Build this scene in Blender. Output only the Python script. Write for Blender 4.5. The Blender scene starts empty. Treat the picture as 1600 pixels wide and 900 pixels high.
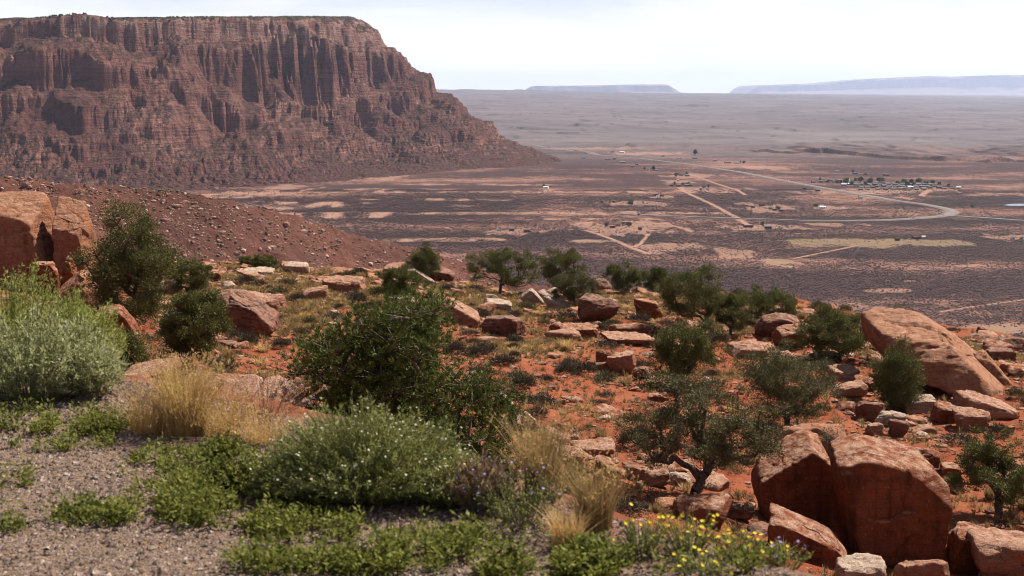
import bpy, bmesh, math, random
import numpy as np

random.seed(7)
SC = bpy.context.scene
COL = SC.collection

# ------------------------------------------------------------------ camera, sky, sun, exposure
F = 50.0 / 36.0 * 1600.0            # focal length in pixels of the 1600 px wide photograph
HORIZON = 145.0
TH = math.atan((450.0 - HORIZON) / F)
EYE = 1.7
cam = bpy.data.cameras.new('camera')
cam.lens = 50.0; cam.sensor_width = 36.0
cam.clip_start = 0.1; cam.clip_end = 260000.0
cam.dof.use_dof = True; cam.dof.focus_distance = 75.0; cam.dof.aperture_fstop = 6.5
camo = bpy.data.objects.new('camera', cam); COL.objects.link(camo)
camo.location = (0, 0, EYE); camo.rotation_euler = (math.pi / 2 - TH, 0, 0)
SC.camera = camo

SUN_EL, SUN_AZ = math.radians(52), math.radians(48)      # azimuth clockwise from the view direction
world = bpy.data.worlds.new('World'); SC.world = world; world.use_nodes = True
wn = world.node_tree; wl = wn.links
bg = wn.nodes['Background']
sky = wn.nodes.new('ShaderNodeTexSky'); sky.sky_type = 'NISHITA'; sky.sun_disc = False
sky.sun_elevation = SUN_EL; sky.sun_rotation = SUN_AZ
sky.altitude = 1500; sky.air_density = 0.45; sky.dust_density = 0.3; sky.ozone_density = 1.0
tc = wn.nodes.new('ShaderNodeTexCoord')
mp = wn.nodes.new('ShaderNodeMapping'); mp.inputs['Scale'].default_value = (3.0, 3.0, 16.0)
nz = wn.nodes.new('ShaderNodeTexNoise'); nz.inputs['Scale'].default_value = 2.2; nz.inputs['Detail'].default_value = 9; nz.inputs['Roughness'].default_value = 0.6
rp = wn.nodes.new('ShaderNodeValToRGB'); rp.color_ramp.elements[0].position = 0.36; rp.color_ramp.elements[1].position = 0.70
mx = wn.nodes.new('ShaderNodeMix'); mx.data_type = 'RGBA'
wl.new(tc.outputs['Generated'], mp.inputs['Vector']); wl.new(mp.outputs[0], nz.inputs['Vector'])
wl.new(nz.outputs['Fac'], rp.inputs['Fac'])
cm = wn.nodes.new('ShaderNodeMath'); cm.operation = 'MULTIPLY'; cm.inputs[1].default_value = 0.6
wl.new(rp.outputs['Color'], cm.inputs[0])
sz = wn.nodes.new('ShaderNodeSeparateXYZ'); wl.new(tc.outputs['Generated'], sz.inputs[0])
ve = wn.nodes.new('ShaderNodeMapRange'); ve.interpolation_type = 'SMOOTHSTEP'      # thin high veil that whitens the sky towards the horizon
for _i, _v in ((1, 0.02), (2, 0.12), (3, 0.78), (4, 0.0)): ve.inputs[_i].default_value = _v
wl.new(sz.outputs[2], ve.inputs[0])
va = wn.nodes.new('ShaderNodeMath'); va.operation = 'MULTIPLY'; wl.new(cm.outputs[0], va.inputs[0]); va.inputs[1].default_value = 0.5
vb = wn.nodes.new('ShaderNodeMath'); vb.operation = 'ADD'; vb.use_clamp = True; wl.new(va.outputs[0], vb.inputs[0]); wl.new(ve.outputs[0], vb.inputs[1])
wl.new(vb.outputs[0], mx.inputs[0])
wl.new(sky.outputs[0], mx.inputs[6]); mx.inputs[7].default_value = (15.3, 14.9, 15.8, 1)
wl.new(mx.outputs[2], bg.inputs['Color'])
bg.inputs['Strength'].default_value = 0.05

sl = bpy.data.lights.new('sun', 'SUN'); sl.energy = 5.0; sl.angle = math.radians(0.5); sl.color = (1.0, 0.93, 0.83)
so = bpy.data.objects.new('sun', sl); COL.objects.link(so)
so.rotation_euler = (math.pi / 2 - SUN_EL, 0, math.pi - SUN_AZ)

SC.view_settings.view_transform = 'Standard'; SC.view_settings.look = 'None'
SC.view_settings.exposure = 0.85; SC.view_settings.gamma = 1.0
SC.view_settings.use_curve_mapping = False
SC.render.engine = 'CYCLES'
SC.cycles.use_denoising = True; SC.cycles.filter_width = 1.05
SC.cycles.max_bounces = 6; SC.cycles.diffuse_bounces = 1; SC.cycles.volume_bounces = 2
SC.cycles.transmission_bounces = 3; SC.cycles.transparent_max_bounces = 4
SC.cycles.volume_max_steps = 64

# ------------------------------------------------------------------ projection helpers (pixel of the photograph -> point in the place)
CT, ST = math.cos(TH), math.sin(TH)
def ray(px, py):
    a = (np.asarray(px, float) - 800) / F; b = -(np.asarray(py, float) - 450) / F
    dy = CT + b * ST
    return a / dy, (-ST + b * CT) / dy
def P(px, py, d):
    a, b = ray(px, py)
    return np.array([a * d, d, EYE + b * d])
def project(x, y, z):
    v = z - EYE
    dep = y * CT - v * ST; up = y * ST + v * CT
    return 800 + F * x / dep, 450 - F * up / dep

# ------------------------------------------------------------------ noise
def _hash(ix, iy, iz, seed):
    with np.errstate(over='ignore'):
        n = (ix.astype(np.int64).astype(np.uint32) * np.uint32(374761393) + iy.astype(np.int64).astype(np.uint32) * np.uint32(668265263)
             + iz.astype(np.int64).astype(np.uint32) * np.uint32(2246822519) + np.uint32((seed * 974711 + 12345) & 0xffffffff))
        n = (n ^ (n >> np.uint32(13))) * np.uint32(1274126177)
        n = (n ^ (n >> np.uint32(16))) * np.uint32(2654435761)
        return n ^ (n >> np.uint32(15))
_ANG = np.linspace(0, 2 * np.pi, 64, endpoint=False)
_GC, _GS = np.cos(_ANG), np.sin(_ANG)
def perlin2(x, y, seed=0):
    x = np.asarray(x, float); y = np.asarray(y, float)
    x0 = np.floor(x); y0 = np.floor(y); fx = x - x0; fy = y - y0
    u = fx * fx * fx * (fx * (fx * 6 - 15) + 10); v = fy * fy * fy * (fy * (fy * 6 - 15) + 10)
    zz = np.zeros_like(x0)
    def g(i, j):
        h = _hash(x0 + i, y0 + j, zz, seed) & np.uint32(63)
        return _GC[h] * (fx - i) + _GS[h] * (fy - j)
    a = g(0, 0); b = g(1, 0); c = g(0, 1); d = g(1, 1)
    return ((a + u * (b - a)) * (1 - v) + (c + u * (d - c)) * v) * 1.5
_R = np.random.default_rng(3).normal(size=(64, 3)); _R /= np.linalg.norm(_R, axis=1)[:, None]
def perlin3(p, seed=0):
    p0 = np.floor(p); f = p - p0
    w = f * f * f * (f * (f * 6 - 15) + 10)
    out = 0
    for i in (0, 1):
        for j in (0, 1):
            for k in (0, 1):
                h = _hash(p0[:, 0] + i, p0[:, 1] + j, p0[:, 2] + k, seed) & np.uint32(63)
                g = _R[h]
                d = g[:, 0] * (f[:, 0] - i) + g[:, 1] * (f[:, 1] - j) + g[:, 2] * (f[:, 2] - k)
                out = out + d * (w[:, 0] if i else 1 - w[:, 0]) * (w[:, 1] if j else 1 - w[:, 1]) * (w[:, 2] if k else 1 - w[:, 2])
    return out * 1.5
def fbm2(x, y, o=4, seed=0, gain=0.5):
    s = 0; a = 1.0
    for k in range(o):
        s = s + a * perlin2(x * 2 ** k + 17.3 * k, y * 2 ** k - 9.1 * k, seed + k); a *= gain
    return s
def ridged2(x, y, o=3, seed=0):
    s = 0; a = 1.0
    for k in range(o):
        s = s + a * (1 - 2 * np.abs(perlin2(x * 2 ** k + 5.3 * k, y * 2 ** k + 1.7 * k, seed + k))); a *= 0.5
    return s
def fbm3(p, o=4, seed=0, gain=0.5):
    s = 0; a = 1.0
    for k in range(o):
        s = s + a * perlin3(p * 2 ** k + 3.7 * k, seed + k); a *= gain
    return s
def sstep(a, b, x):
    t = np.clip((x - a) / (b - a), 0, 1); return t * t * (3 - 2 * t)

# ------------------------------------------------------------------ mesh building
def mk(name, V, quads=None, tris=None, mats=(), midx=None, smooth=False, parent=None, attrs=None):
    me = bpy.data.meshes.new(name)
    V = np.asarray(V, np.float32).reshape(-1, 3)
    q = np.zeros((0, 4), np.int32) if quads is None else np.asarray(quads, np.int32).reshape(-1, 4)
    t = np.zeros((0, 3), np.int32) if tris is None else np.asarray(tris, np.int32).reshape(-1, 3)
    nl = q.size + t.size
    me.vertices.add(len(V)); me.vertices.foreach_set('co', V.ravel())
    me.loops.add(nl); me.loops.foreach_set('vertex_index', np.concatenate([q.ravel(), t.ravel()]))
    me.polygons.add(len(q) + len(t))
    ls = np.concatenate([np.arange(len(q)) * 4, q.size + np.arange(len(t)) * 3]).astype(np.int32)
    me.polygons.foreach_set('loop_start', ls)
    for m in mats: me.materials.append(m)
    if midx is not None: me.polygons.foreach_set('material_index', np.asarray(midx, np.int32))
    me.polygons.foreach_set('use_smooth', np.full(len(q) + len(t), smooth, bool))
    if attrs:
        for k, a in attrs.items():
            at = me.attributes.new(k, 'FLOAT', 'POINT'); at.data.foreach_set('value', np.asarray(a, np.float32).ravel())
    me.update(calc_edges=True)
    o = bpy.data.objects.new(name, me); COL.objects.link(o)
    if parent is not None: o.parent = parent
    return o
def tag(o, label=None, cat=None, group=None, kind=None):
    if label: o['label'] = label
    if cat: o['category'] = cat
    if group: o['group'] = group
    if kind: o['kind'] = kind
    return o
def empty(name, loc, label, cat, group=None):
    o = bpy.data.objects.new(name, None); COL.objects.link(o); o.location = [float(v) for v in loc]
    o.empty_display_size = 0.2
    return tag(o, label, cat, group)
def grid_faces(R, C):
    i = np.arange(R * C).reshape(R, C)
    return np.stack([i[:-1, :-1], i[:-1, 1:], i[1:, 1:], i[1:, :-1]], -1).reshape(-1, 4)
def unit(v):
    return v / np.maximum(np.linalg.norm(v, axis=-1, keepdims=True), 1e-9)
def rdir(rng, n):
    return unit(rng.normal(size=(n, 3)))
def tubes(p0, p1, r0, r1, k=5):
    p0 = np.asarray(p0, float); p1 = np.asarray(p1, float); n = len(p0)
    d = unit(p1 - p0)
    ref = np.where(np.abs(d[:, 2:3]) > 0.9, np.array([[1.0, 0, 0]]), np.array([[0, 0, 1.0]]))
    a = unit(np.cross(d, ref)); b = np.cross(d, a)
    an = np.linspace(0, 2 * np.pi, k, endpoint=False)
    ring = a[:, None, :] * np.cos(an)[None, :, None] + b[:, None, :] * np.sin(an)[None, :, None]
    A = p0[:, None] + ring * np.asarray(r0)[:, None, None]; B = p1[:, None] + ring * np.asarray(r1)[:, None, None]
    V = np.stack([A, B], 1).reshape(-1, 3)
    base = (np.arange(n) * 2 * k)[:, None]; j = np.arange(k)[None, :]; j2 = (j + 1) % k
    Q = np.stack([base + j, base + j2, base + k + j2, base + k + j], -1).reshape(-1, 4)
    return V, Q
def cards(c, dl, dw, L, W, mid=0.5):
    """leaf shapes: base, two shoulders, tip"""
    L = np.broadcast_to(np.asarray(L, float), (len(c),))[:, None]; W = np.broadcast_to(np.asarray(W, float), (len(c),))[:, None]
    V = np.stack([c, c + dl * L * mid + dw * W * 0.5, c + dl * L, c + dl * L * mid - dw * W * 0.5], 1).reshape(-1, 3)
    return V, np.arange(len(c) * 4).reshape(-1, 4)
def perp(d, rng):
    return unit(np.cross(d, rdir(rng, len(d))))
def cat_geo(parts):
    Vs, Qs, o = [], [], 0
    for V, Q in parts:
        Vs.append(V); Qs.append(Q + o); o += len(V)
    return np.concatenate(Vs), np.concatenate(Qs)

# ------------------------------------------------------------------ materials
def nd(nt, t, ins=None, **kw):
    n = nt.nodes.new(t)
    for k, v in kw.items(): setattr(n, k, v)
    for k, v in (ins or {}).items():
        if hasattr(v, 'is_output') or isinstance(v, bpy.types.NodeSocket): nt.links.new(v, n.inputs[k])
        else: n.inputs[k].default_value = v
    return n
def mix(nt, fac, a, b, blend='MIX'):
    n = nt.nodes.new('ShaderNodeMix'); n.data_type = 'RGBA'; n.blend_type = blend
    for i, v in ((0, fac), (6, a), (7, b)):
        if isinstance(v, bpy.types.NodeSocket): nt.links.new(v, n.inputs[i])
        else: n.inputs[i].default_value = v if i == 0 else (v[0], v[1], v[2], 1)
    return n.outputs[2]
def mth(nt, op, a, b=0.0, clamp=False):
    n = nt.nodes.new('ShaderNodeMath'); n.operation = op; n.use_clamp = clamp
    for i, v in enumerate((a, b)):
        if isinstance(v, bpy.types.NodeSocket): nt.links.new(v, n.inputs[i])
        else: n.inputs[i].default_value = v
    return n.outputs[0]
def mr(nt, v, a, b, c=0.0, d=1.0):
    n = nt.nodes.new('ShaderNodeMapRange'); nt.links.new(v, n.inputs[0])
    for i, x in enumerate((a, b, c, d)): n.inputs[i + 1].default_value = x
    return n.outputs[0]
def noise(nt, vec, scale, detail=4, rough=0.55, dist=0.0):
    return nd(nt, 'ShaderNodeTexNoise', {'Vector': vec, 'Scale': scale, 'Detail': detail, 'Roughness': rough, 'Distortion': dist}).outputs['Fac']
def stretch(nt, vec, s):
    return nd(nt, 'ShaderNodeMapping', {'Vector': vec, 'Scale': s}).outputs[0]
def newmat(name, rough=0.9, spec=0.15):
    m = bpy.data.materials.new(name); m.use_nodes = True; nt = m.node_tree
    b = nt.nodes['Principled BSDF']; b.inputs['Roughness'].default_value = rough
    b.inputs['Specular IOR Level'].default_value = spec
    return m, nt, b
def attr(nt, name):
    return nd(nt, 'ShaderNodeAttribute', attribute_name=name).outputs['Fac']
def bump(nt, b, h, strength, dist, prev=None):
    ins = {'Height': h, 'Strength': strength, 'Distance': dist}
    n = nd(nt, 'ShaderNodeBump', ins)
    if prev is not None: nt.links.new(prev, n.inputs['Normal'])
    nt.links.new(n.outputs[0], b.inputs['Normal']); return n.outputs[0]
def objco(nt): return nd(nt, 'ShaderNodeTexCoord').outputs['Object']
def wpos(nt): return nd(nt, 'ShaderNodeNewGeometry').outputs['Position']
def normz(nt):
    g = nd(nt, 'ShaderNodeNewGeometry'); s = nd(nt, 'ShaderNodeSeparateXYZ', {0: g.outputs['Normal']}); return s.outputs[2]

def rock_mat(name, c1, c2, dark, pale, varnish=0.5, streak=0.0, lit_top_skin=0.3, fine=1.0):
    """sandstone: two-tone body, desert varnish patches, pale upward faces (weathered skin plus sunlit tops painted in), small pits"""
    m, nt, b = newmat(name, 0.92, 0.12)
    w = wpos(nt)
    big = noise(nt, w, 0.55, 5, 0.6); mid = noise(nt, w, 3.0, 6, 0.65); fin = noise(nt, w, 22.0 * fine, 5, 0.7)
    col = mix(nt, mr(nt, big, 0.35, 0.65), c1, c2)
    lay = noise(nt, stretch(nt, w, (0.35, 0.35, 5.0)), 1.6, 5, 0.6)
    col = mix(nt, mth(nt, 'MULTIPLY', mr(nt, lay, 0.42, 0.7), 0.35), col, dark)
    v = mth(nt, 'MULTIPLY', mr(nt, noise(nt, w, 1.1, 7, 0.68), 0.5, 0.64), varnish)
    col = mix(nt, v, col, dark)
    if streak:
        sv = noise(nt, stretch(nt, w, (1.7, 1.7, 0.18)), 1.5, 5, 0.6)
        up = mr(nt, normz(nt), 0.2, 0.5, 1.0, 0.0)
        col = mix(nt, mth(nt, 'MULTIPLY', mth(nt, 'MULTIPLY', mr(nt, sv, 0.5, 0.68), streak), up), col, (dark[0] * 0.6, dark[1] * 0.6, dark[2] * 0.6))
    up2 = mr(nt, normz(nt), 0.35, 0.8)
    col = mix(nt, mth(nt, 'MULTIPLY', mth(nt, 'MULTIPLY', up2, mr(nt, mid, 0.4, 0.6)), lit_top_skin), col, pale)  # paler where facing up: weathered skin, and the sunlit top put into the colour
    col = mix(nt, mr(nt, fin, 0.3, 0.6, 0.6, 0.0), col, (c1[0] * 0.4, c1[1] * 0.36, c1[2] * 0.36))
    spk = noise(nt, w, 7.0, 6, 0.75)
    col = mix(nt, mr(nt, spk, 0.54, 0.64, 0.0, 0.65), col, (0.075, 0.05, 0.04))
    col = mix(nt, mr(nt, noise(nt, w, 5.0, 6, 0.75), 0.6, 0.7, 0.0, 0.5), col, pale)
    nt.links.new(col, b.inputs['Base Color'])
    vor = nd(nt, 'ShaderNodeTexVoronoi', {'Vector': w, 'Scale': 2.4}, feature='DISTANCE_TO_EDGE').outputs['Distance']
    crack = mr(nt, vor, 0.0, 0.03)
    h = mth(nt, 'ADD', mth(nt, 'MULTIPLY', mid, 0.7), mth(nt, 'MULTIPLY', fin, 0.3))
    h = mth(nt, 'ADD', h, mth(nt, 'MULTIPLY', lay, 0.5))
    h = mth(nt, 'ADD', h, mth(nt, 'MULTIPLY', crack, 0.04))
    bump(nt, b, h, 1.0, 0.2)
    return m
ROCK_RED = rock_mat('red_sandstone', (0.24, 0.066, 0.026), (0.32, 0.105, 0.048), (0.085, 0.03, 0.018), (0.52, 0.32, 0.22), 0.6, 0.7, 0.95)  # dark body, strong pale layer that paints the lit look of the tops
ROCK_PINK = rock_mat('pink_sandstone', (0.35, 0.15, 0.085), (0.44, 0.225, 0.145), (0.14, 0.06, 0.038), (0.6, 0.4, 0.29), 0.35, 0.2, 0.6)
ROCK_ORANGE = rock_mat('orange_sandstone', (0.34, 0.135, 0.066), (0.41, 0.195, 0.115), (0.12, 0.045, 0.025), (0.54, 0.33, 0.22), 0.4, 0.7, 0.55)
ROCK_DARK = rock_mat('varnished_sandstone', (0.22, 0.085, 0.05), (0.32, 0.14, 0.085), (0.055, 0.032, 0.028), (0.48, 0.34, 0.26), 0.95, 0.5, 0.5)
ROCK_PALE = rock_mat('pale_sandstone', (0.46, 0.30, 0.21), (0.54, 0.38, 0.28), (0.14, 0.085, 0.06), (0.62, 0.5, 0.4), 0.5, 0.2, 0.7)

def leaf_mat(name, c1, c2, c3=None, trans=0.3, scale=2.0, rough=0.6):
    m = bpy.data.materials.new(name); m.use_nodes = True; nt = m.node_tree
    b = nt.nodes['Principled BSDF']; out = nt.nodes['Material Output']
    b.inputs['Roughness'].default_value = rough; b.inputs['Specular IOR Level'].default_value = 0.08
    w = wpos(nt)
    n = noise(nt, w, scale, 4, 0.6)
    col = mix(nt, mr(nt, n, 0.36, 0.64), c1, c2)
    if c3:
        n2 = noise(nt, w, scale * 9, 2, 0.6)
        col = mix(nt, mr(nt, n2, 0.52, 0.72), col, c3)
    nt.links.new(col, b.inputs['Base Color'])
    t = nd(nt, 'ShaderNodeBsdfTranslucent', {'Color': col})
    ms = nd(nt, 'ShaderNodeMixShader', {0: trans}); nt.links.new(b.outputs[0], ms.inputs[1]); nt.links.new(t.outputs[0], ms.inputs[2])
    nt.links.new(ms.outputs[0], out.inputs['Surface'])
    return m
L_JUN = leaf_mat('juniper_foliage', (0.064, 0.075, 0.019), (0.125, 0.13, 0.034), (0.2, 0.19, 0.055), 0.14, 1.6)
L_JUN2 = leaf_mat('dry_juniper_foliage', (0.075, 0.08, 0.028), (0.135, 0.13, 0.05), (0.24, 0.215, 0.11), 0.14, 1.6)
L_PINE = leaf_mat('pine_needles', (0.055, 0.085, 0.018), (0.11, 0.14, 0.034), (0.23, 0.235, 0.08), 0.14, 2.5)
L_SAGE = leaf_mat('rabbitbrush_leaves', (0.27, 0.31, 0.07), (0.38, 0.4, 0.11), (0.5, 0.48, 0.19), 0.5, 5)
L_SILV = leaf_mat('silvery_leaves', (0.28, 0.3, 0.11), (0.42, 0.43, 0.2), (0.68, 0.66, 0.46), 0.4, 8)
L_SNAKE = leaf_mat('grey_green_stems', (0.2, 0.225, 0.06), (0.3, 0.31, 0.095), (0.47, 0.43, 0.17), 0.45, 6)
L_WEED = leaf_mat('bright_weed_leaves', (0.08, 0.1, 0.018), (0.19, 0.205, 0.04), (0.46, 0.41, 0.13), 0.4, 7)
L_STRAW = leaf_mat('straw', (0.44, 0.27, 0.095), (0.58, 0.38, 0.15), (0.7, 0.52, 0.28), 0.35, 8)
L_DEAD = leaf_mat('dead_brown_stems', (0.22, 0.13, 0.07), (0.34, 0.22, 0.13), (0.42, 0.31, 0.2), 0.25, 9)
L_TUSS = leaf_mat('tan_bunchgrass', (0.27, 0.175, 0.075), (0.4, 0.28, 0.125), (0.2, 0.16, 0.07), 0.3, 0.8)
L_BRUSH = leaf_mat('grey_brush', (0.055, 0.043, 0.03), (0.1, 0.08, 0.055), (0.14, 0.12, 0.075), 0.08, 1.5)
L_GBRUSH = leaf_mat('olive_brush', (0.08, 0.072, 0.032), (0.125, 0.105, 0.046), (0.17, 0.15, 0.075), 0.1, 1.5)
L_YEL = leaf_mat('yellow_petals', (0.75, 0.55, 0.03), (0.85, 0.68, 0.06), None, 0.3, 9)
L_PUR = leaf_mat('purple_petals', (0.33, 0.24, 0.58), (0.45, 0.36, 0.7), None, 0.3, 9)
L_WHITE = leaf_mat('cream_seedheads', (0.6, 0.55, 0.38), (0.72, 0.68, 0.52), None, 0.3, 9)
L_COTTON = leaf_mat('valley_tree_leaves', (0.05, 0.08, 0.03), (0.09, 0.13, 0.045), None, 0.2, 0.05)
L_COTTONB = leaf_mat('bright_valley_tree_leaves', (0.13, 0.2, 0.05), (0.18, 0.25, 0.07), None, 0.2, 0.05)
L_VSAGE = leaf_mat('valley_brush', (0.04, 0.023, 0.021), (0.068, 0.04, 0.033), None, 0.1, 0.02)
def bark_mat(name, c1, c2):
    m, nt, b = newmat(name, 0.95, 0.1)
    o = wpos(nt); n = noise(nt, stretch(nt, o, (12, 12, 2.0)), 3.0, 4, 0.6)
    nt.links.new(mix(nt, mr(nt, n, 0.35, 0.65), c1, c2), b.inputs['Base Color']); bump(nt, b, n, 0.6, 0.03)
    return m
BARK = bark_mat('shreddy_bark', (0.07, 0.05, 0.04), (0.17, 0.135, 0.11))
BARK_GREY = bark_mat('grey_dead_wood', (0.17, 0.15, 0.13), (0.33, 0.3, 0.27))
STEM = bark_mat('green_stem', (0.14, 0.16, 0.07), (0.24, 0.22, 0.11))

# ------------------------------------------------------------------ near ground: gravel shoulder, slope, red terrace
def edge(x):
    return np.interp(x, [-8, -4, -2.9, -1.6, -.7, 0, .5, 1.2, 3, 8], [9.4, 8.9, 8.4, 7.4, 6.5, 5.65, 5.1, 4.2, 3.6, 3.2])
_ctl = []
for px, pts in ((-700, ((10, -.3), (20, -2.0), (45, -6), (80, -8.6), (118, -11))),
                (-300, ((10, -.3), (20, -2.0), (45, -6.2), (80, -8.8), (118, -11.5))),
                (0, ((9.8, -.3), (20, -2.3), (45, -6.7), (80, -9.3), (118, -12))),
                (300, ((9.3, -.4), (14, -1.5), (20, -2.75), (40, -6.8), (60, -9.5), (90, -11.8), (118, -12.4))),
                (600, ((8.6, -.7), (12, -2.3), (20, -5.4), (35, -8.4), (60, -10.8), (90, -12.3), (116, -13))),
                (750, ((8, -.8), (12, -3.1), (25, -7.8), (55, -10.8), (85, -12.6), (114, -13.9))),
                (1090, ((6.5, -.9), (10, -3.5), (25, -9.2), (47, -11.8), (80, -13.3), (110, -13.5))),
                (1400, ((5.8, -.9), (8.5, -3.2), (25, -10.6), (45, -13.3), (72, -13.4), (98, -14))),
                (1600, ((5.5, -.9), (8, -3), (25, -10.6), (45, -13.4), (70, -13.6), (95, -14.8))),
                (2000, ((5.5, -.9), (8, -3), (25, -10.8), (45, -13.6), (70, -14), (95, -15.5))),
                (2500, ((5.5, -.9), (8, -3), (25, -10.8), (45, -13.8), (70, -14.4), (95, -16)))):
    for y, z in pts: _ctl.append(((px - 800) / F * y, y, z))
_ctl = np.array(_ctl)
def _uv(x, y): return np.stack([x / (y + 15) * 60, np.log(y + 15) * 25], -1)
_cu = _uv(_ctl[:, 0], _ctl[:, 1])
def _phi(r): return r ** 1.0
_n = len(_cu)
_A = np.zeros((_n + 3, _n + 3)); _D = np.linalg.norm(_cu[:, None] - _cu[None], axis=-1)
_A[:_n, :_n] = np.sqrt(_D ** 2 + 4.0); _A[:_n, _n] = 1; _A[:_n, _n + 1:] = _cu; _A[_n, :_n] = 1; _A[_n + 1:, :_n] = _cu.T
_A[:_n, :_n] += np.eye(_n) * 0.02
_W = np.linalg.solve(_A, np.concatenate([_ctl[:, 2], np.zeros(3)]))
def _rbf(x, y):
    sh = np.shape(x); x = np.ravel(x); y = np.ravel(y); out = np.zeros(len(x))
    for s in range(0, len(x), 40000):
        u = _uv(x[s:s + 40000], y[s:s + 40000])
        d = np.sqrt(((u[:, None] - _cu[None]) ** 2).sum(-1) + 4.0)
        out[s:s + 40000] = d @ _W[:_n] + _W[_n] + u @ _W[_n + 1:]
    return out.reshape(sh)
_gu = np.linspace(-1.6, 1.6, 321) * 60; _gv = np.linspace(math.log(8), math.log(190), 240) * 25
_GA, _GB = np.meshgrid(_gu, _gv)
_gy = np.exp(_GB / 25) - 15; _GZ = _rbf(_GA / 60 * (_gy + 15), _gy)
def rbf(x, y):
    u = _uv(np.asarray(x, float), np.asarray(y, float))
    a = np.clip((u[..., 0] - _gu[0]) / (_gu[1] - _gu[0]), 0, 319.999); b = np.clip((u[..., 1] - _gv[0]) / (_gv[1] - _gv[0]), 0, 238.999)
    i = a.astype(int); j = b.astype(int); a = a - i; b = b - j
    return (_GZ[j, i] * (1 - a) + _GZ[j, i + 1] * a) * (1 - b) + (_GZ[j + 1, i] * (1 - a) + _GZ[j + 1, i + 1] * a) * b
def rim(x, y):
    px = 800 + F * x / np.maximum(y, 1)
    r = np.interp(px, [-300, 0, 300, 600, 900, 1150, 1300, 1450, 1600, 1900], [118, 118, 119, 117, 113, 109, 104, 99, 97, 93])
    return r + 3.0 * fbm2(x / 9.0, y / 9.0, 3, 41)
def H(x, y):
    x = np.asarray(x, float); y = np.asarray(y, float)
    e = y - edge(x)
    t = sstep(0.0, 1.6, e)
    z = rbf(x, np.maximum(y, 1.0)) * t
    far = sstep(2, 25, e)
    z = z + far * (0.35 * fbm2(x / 9, y / 9, 3, 5) + 0.06 * fbm2(x / 1.4, y / 1.4, 3, 9)) + (1 - far) * 0.012 * fbm2(x / .5, y / .5, 3, 2)
    over = np.maximum(y - rim(x, y), 0)
    return z - 0.75 * over - 0.15 * np.minimum(over, 1.5)
def hit(px, py, dmin=3.0, dmax=125.0, step=0.15):
    a, b = ray(px, py); d = np.arange(dmin, dmax, step)
    g = EYE + b * d - H(a * d, d)
    i = np.argmax(g < 0)
    if not (g < 0).any(): i = len(d) - 1
    return d[i]

def ell(px, py, L, ns=None):
    m = np.zeros_like(px)
    for cx, cy, rx, ry in L:
        r = np.hypot((px - cx) / rx, (py - cy) / ry) + (0 if ns is None else ns)
        m = np.maximum(m, 1 - sstep(0.75, 1.15, r))
    return m
GOLD = [(470, 450, 190, 42), (640, 470, 80, 30), (420, 500, 120, 25), (760, 480, 90, 30), (820, 545, 90, 14), (1010, 470, 120, 25), (1150, 500, 60, 25), (1560, 545, 60, 10), (870, 470, 60, 20)]
def gold_mask(x, y, z):
    px, py = project(x, y, z)
    n = fbm2(x / 6, y / 6, 3, 77)
    return np.clip(ell(px, py, GOLD, 0.45 * n) * (0.65 + 0.5 * n) + 0.25 * np.maximum(fbm2(x / 4, y / 4, 2, 78), 0), 0, 1)

ground_u = np.linspace(-0.75, 0.75, 900)
ground_d = np.concatenate([np.linspace(-4, 3, 30), np.geomspace(3.05 + 10, 150 + 10, 760) - 10])
GU, GD = np.meshgrid(ground_u, ground_d)
GX = GU * (GD + 9.0); GY = GD
GZ = H(GX, GY)
pad = 1 - sstep(-0.1, 0.9, GY - edge(GX) + 0.5 * fbm2(GX / .6, GY / .6, 3, 11))
gold = gold_mask(GX, np.maximum(GY, 2), GZ)
m, nt, b = newmat('terrace_soil', 0.95, 0.08)
w = wpos(nt)
red = mix(nt, mr(nt, noise(nt, w, 0.35, 6, 0.6), 0.3, 0.7), (0.21, 0.05, 0.021), (0.29, 0.087, 0.039))
red = mix(nt, mr(nt, noise(nt, w, 2.5, 6, 0.65), 0.5, 0.75, 0, 0.35), red, (0.36, 0.16, 0.09))
red = mix(nt, mr(nt, noise(nt, w, 14, 4, 0.7), 0.5, 0.72, 0, 0.6), red, (0.14, 0.045, 0.025))
litter = mix(nt, mr(nt, noise(nt, w, 9, 5, 0.7), 0.35, 0.65), (0.30, 0.19, 0.085), (0.44, 0.30, 0.15))
gm = mth(nt, 'MULTIPLY', attr(nt, 'gold'), mr(nt, noise(nt, w, 1.6, 5, 0.7), 0.35, 0.6))
col = mix(nt, gm, red, litter)
vg = nd(nt, 'ShaderNodeTexVoronoi', {'Vector': w, 'Scale': 95.0, 'Randomness': 1.0})
gc = nd(nt, 'ShaderNodeSeparateColor', {0: vg.outputs['Color']}).outputs[0]
grav = mix(nt, gc, (0.07, 0.047, 0.037), (0.27, 0.19, 0.145))
grav = mix(nt, mr(nt, noise(nt, w, 3.0, 4, 0.6), 0.4, 0.7, 0, 0.5), grav, (0.22, 0.15, 0.105))
col = mix(nt, attr(nt, 'pad'), col, grav)
nt.links.new(col, b.inputs['Base Color'])
h1 = mth(nt, 'MULTIPLY', mth(nt, 'SUBTRACT', 1.0, vg.outputs['Distance']), mth(nt, 'MULTIPLY', attr(nt, 'pad'), 0.012))
h2 = mth(nt, 'MULTIPLY', noise(nt, w, 5.0, 8, 0.72), 0.12)
bump(nt, b, mth(nt, 'ADD', h1, mth(nt, 'MULTIPLY', h2, mth(nt, 'SUBTRACT', 1.0, attr(nt, 'pad')))), 0.9, 1.0)
tag(mk('ground', np.stack([GX, GY, GZ], -1), grid_faces(*GX.shape), mats=[m], smooth=True, attrs={'pad': pad, 'gold': gold}), kind='structure')

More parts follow.
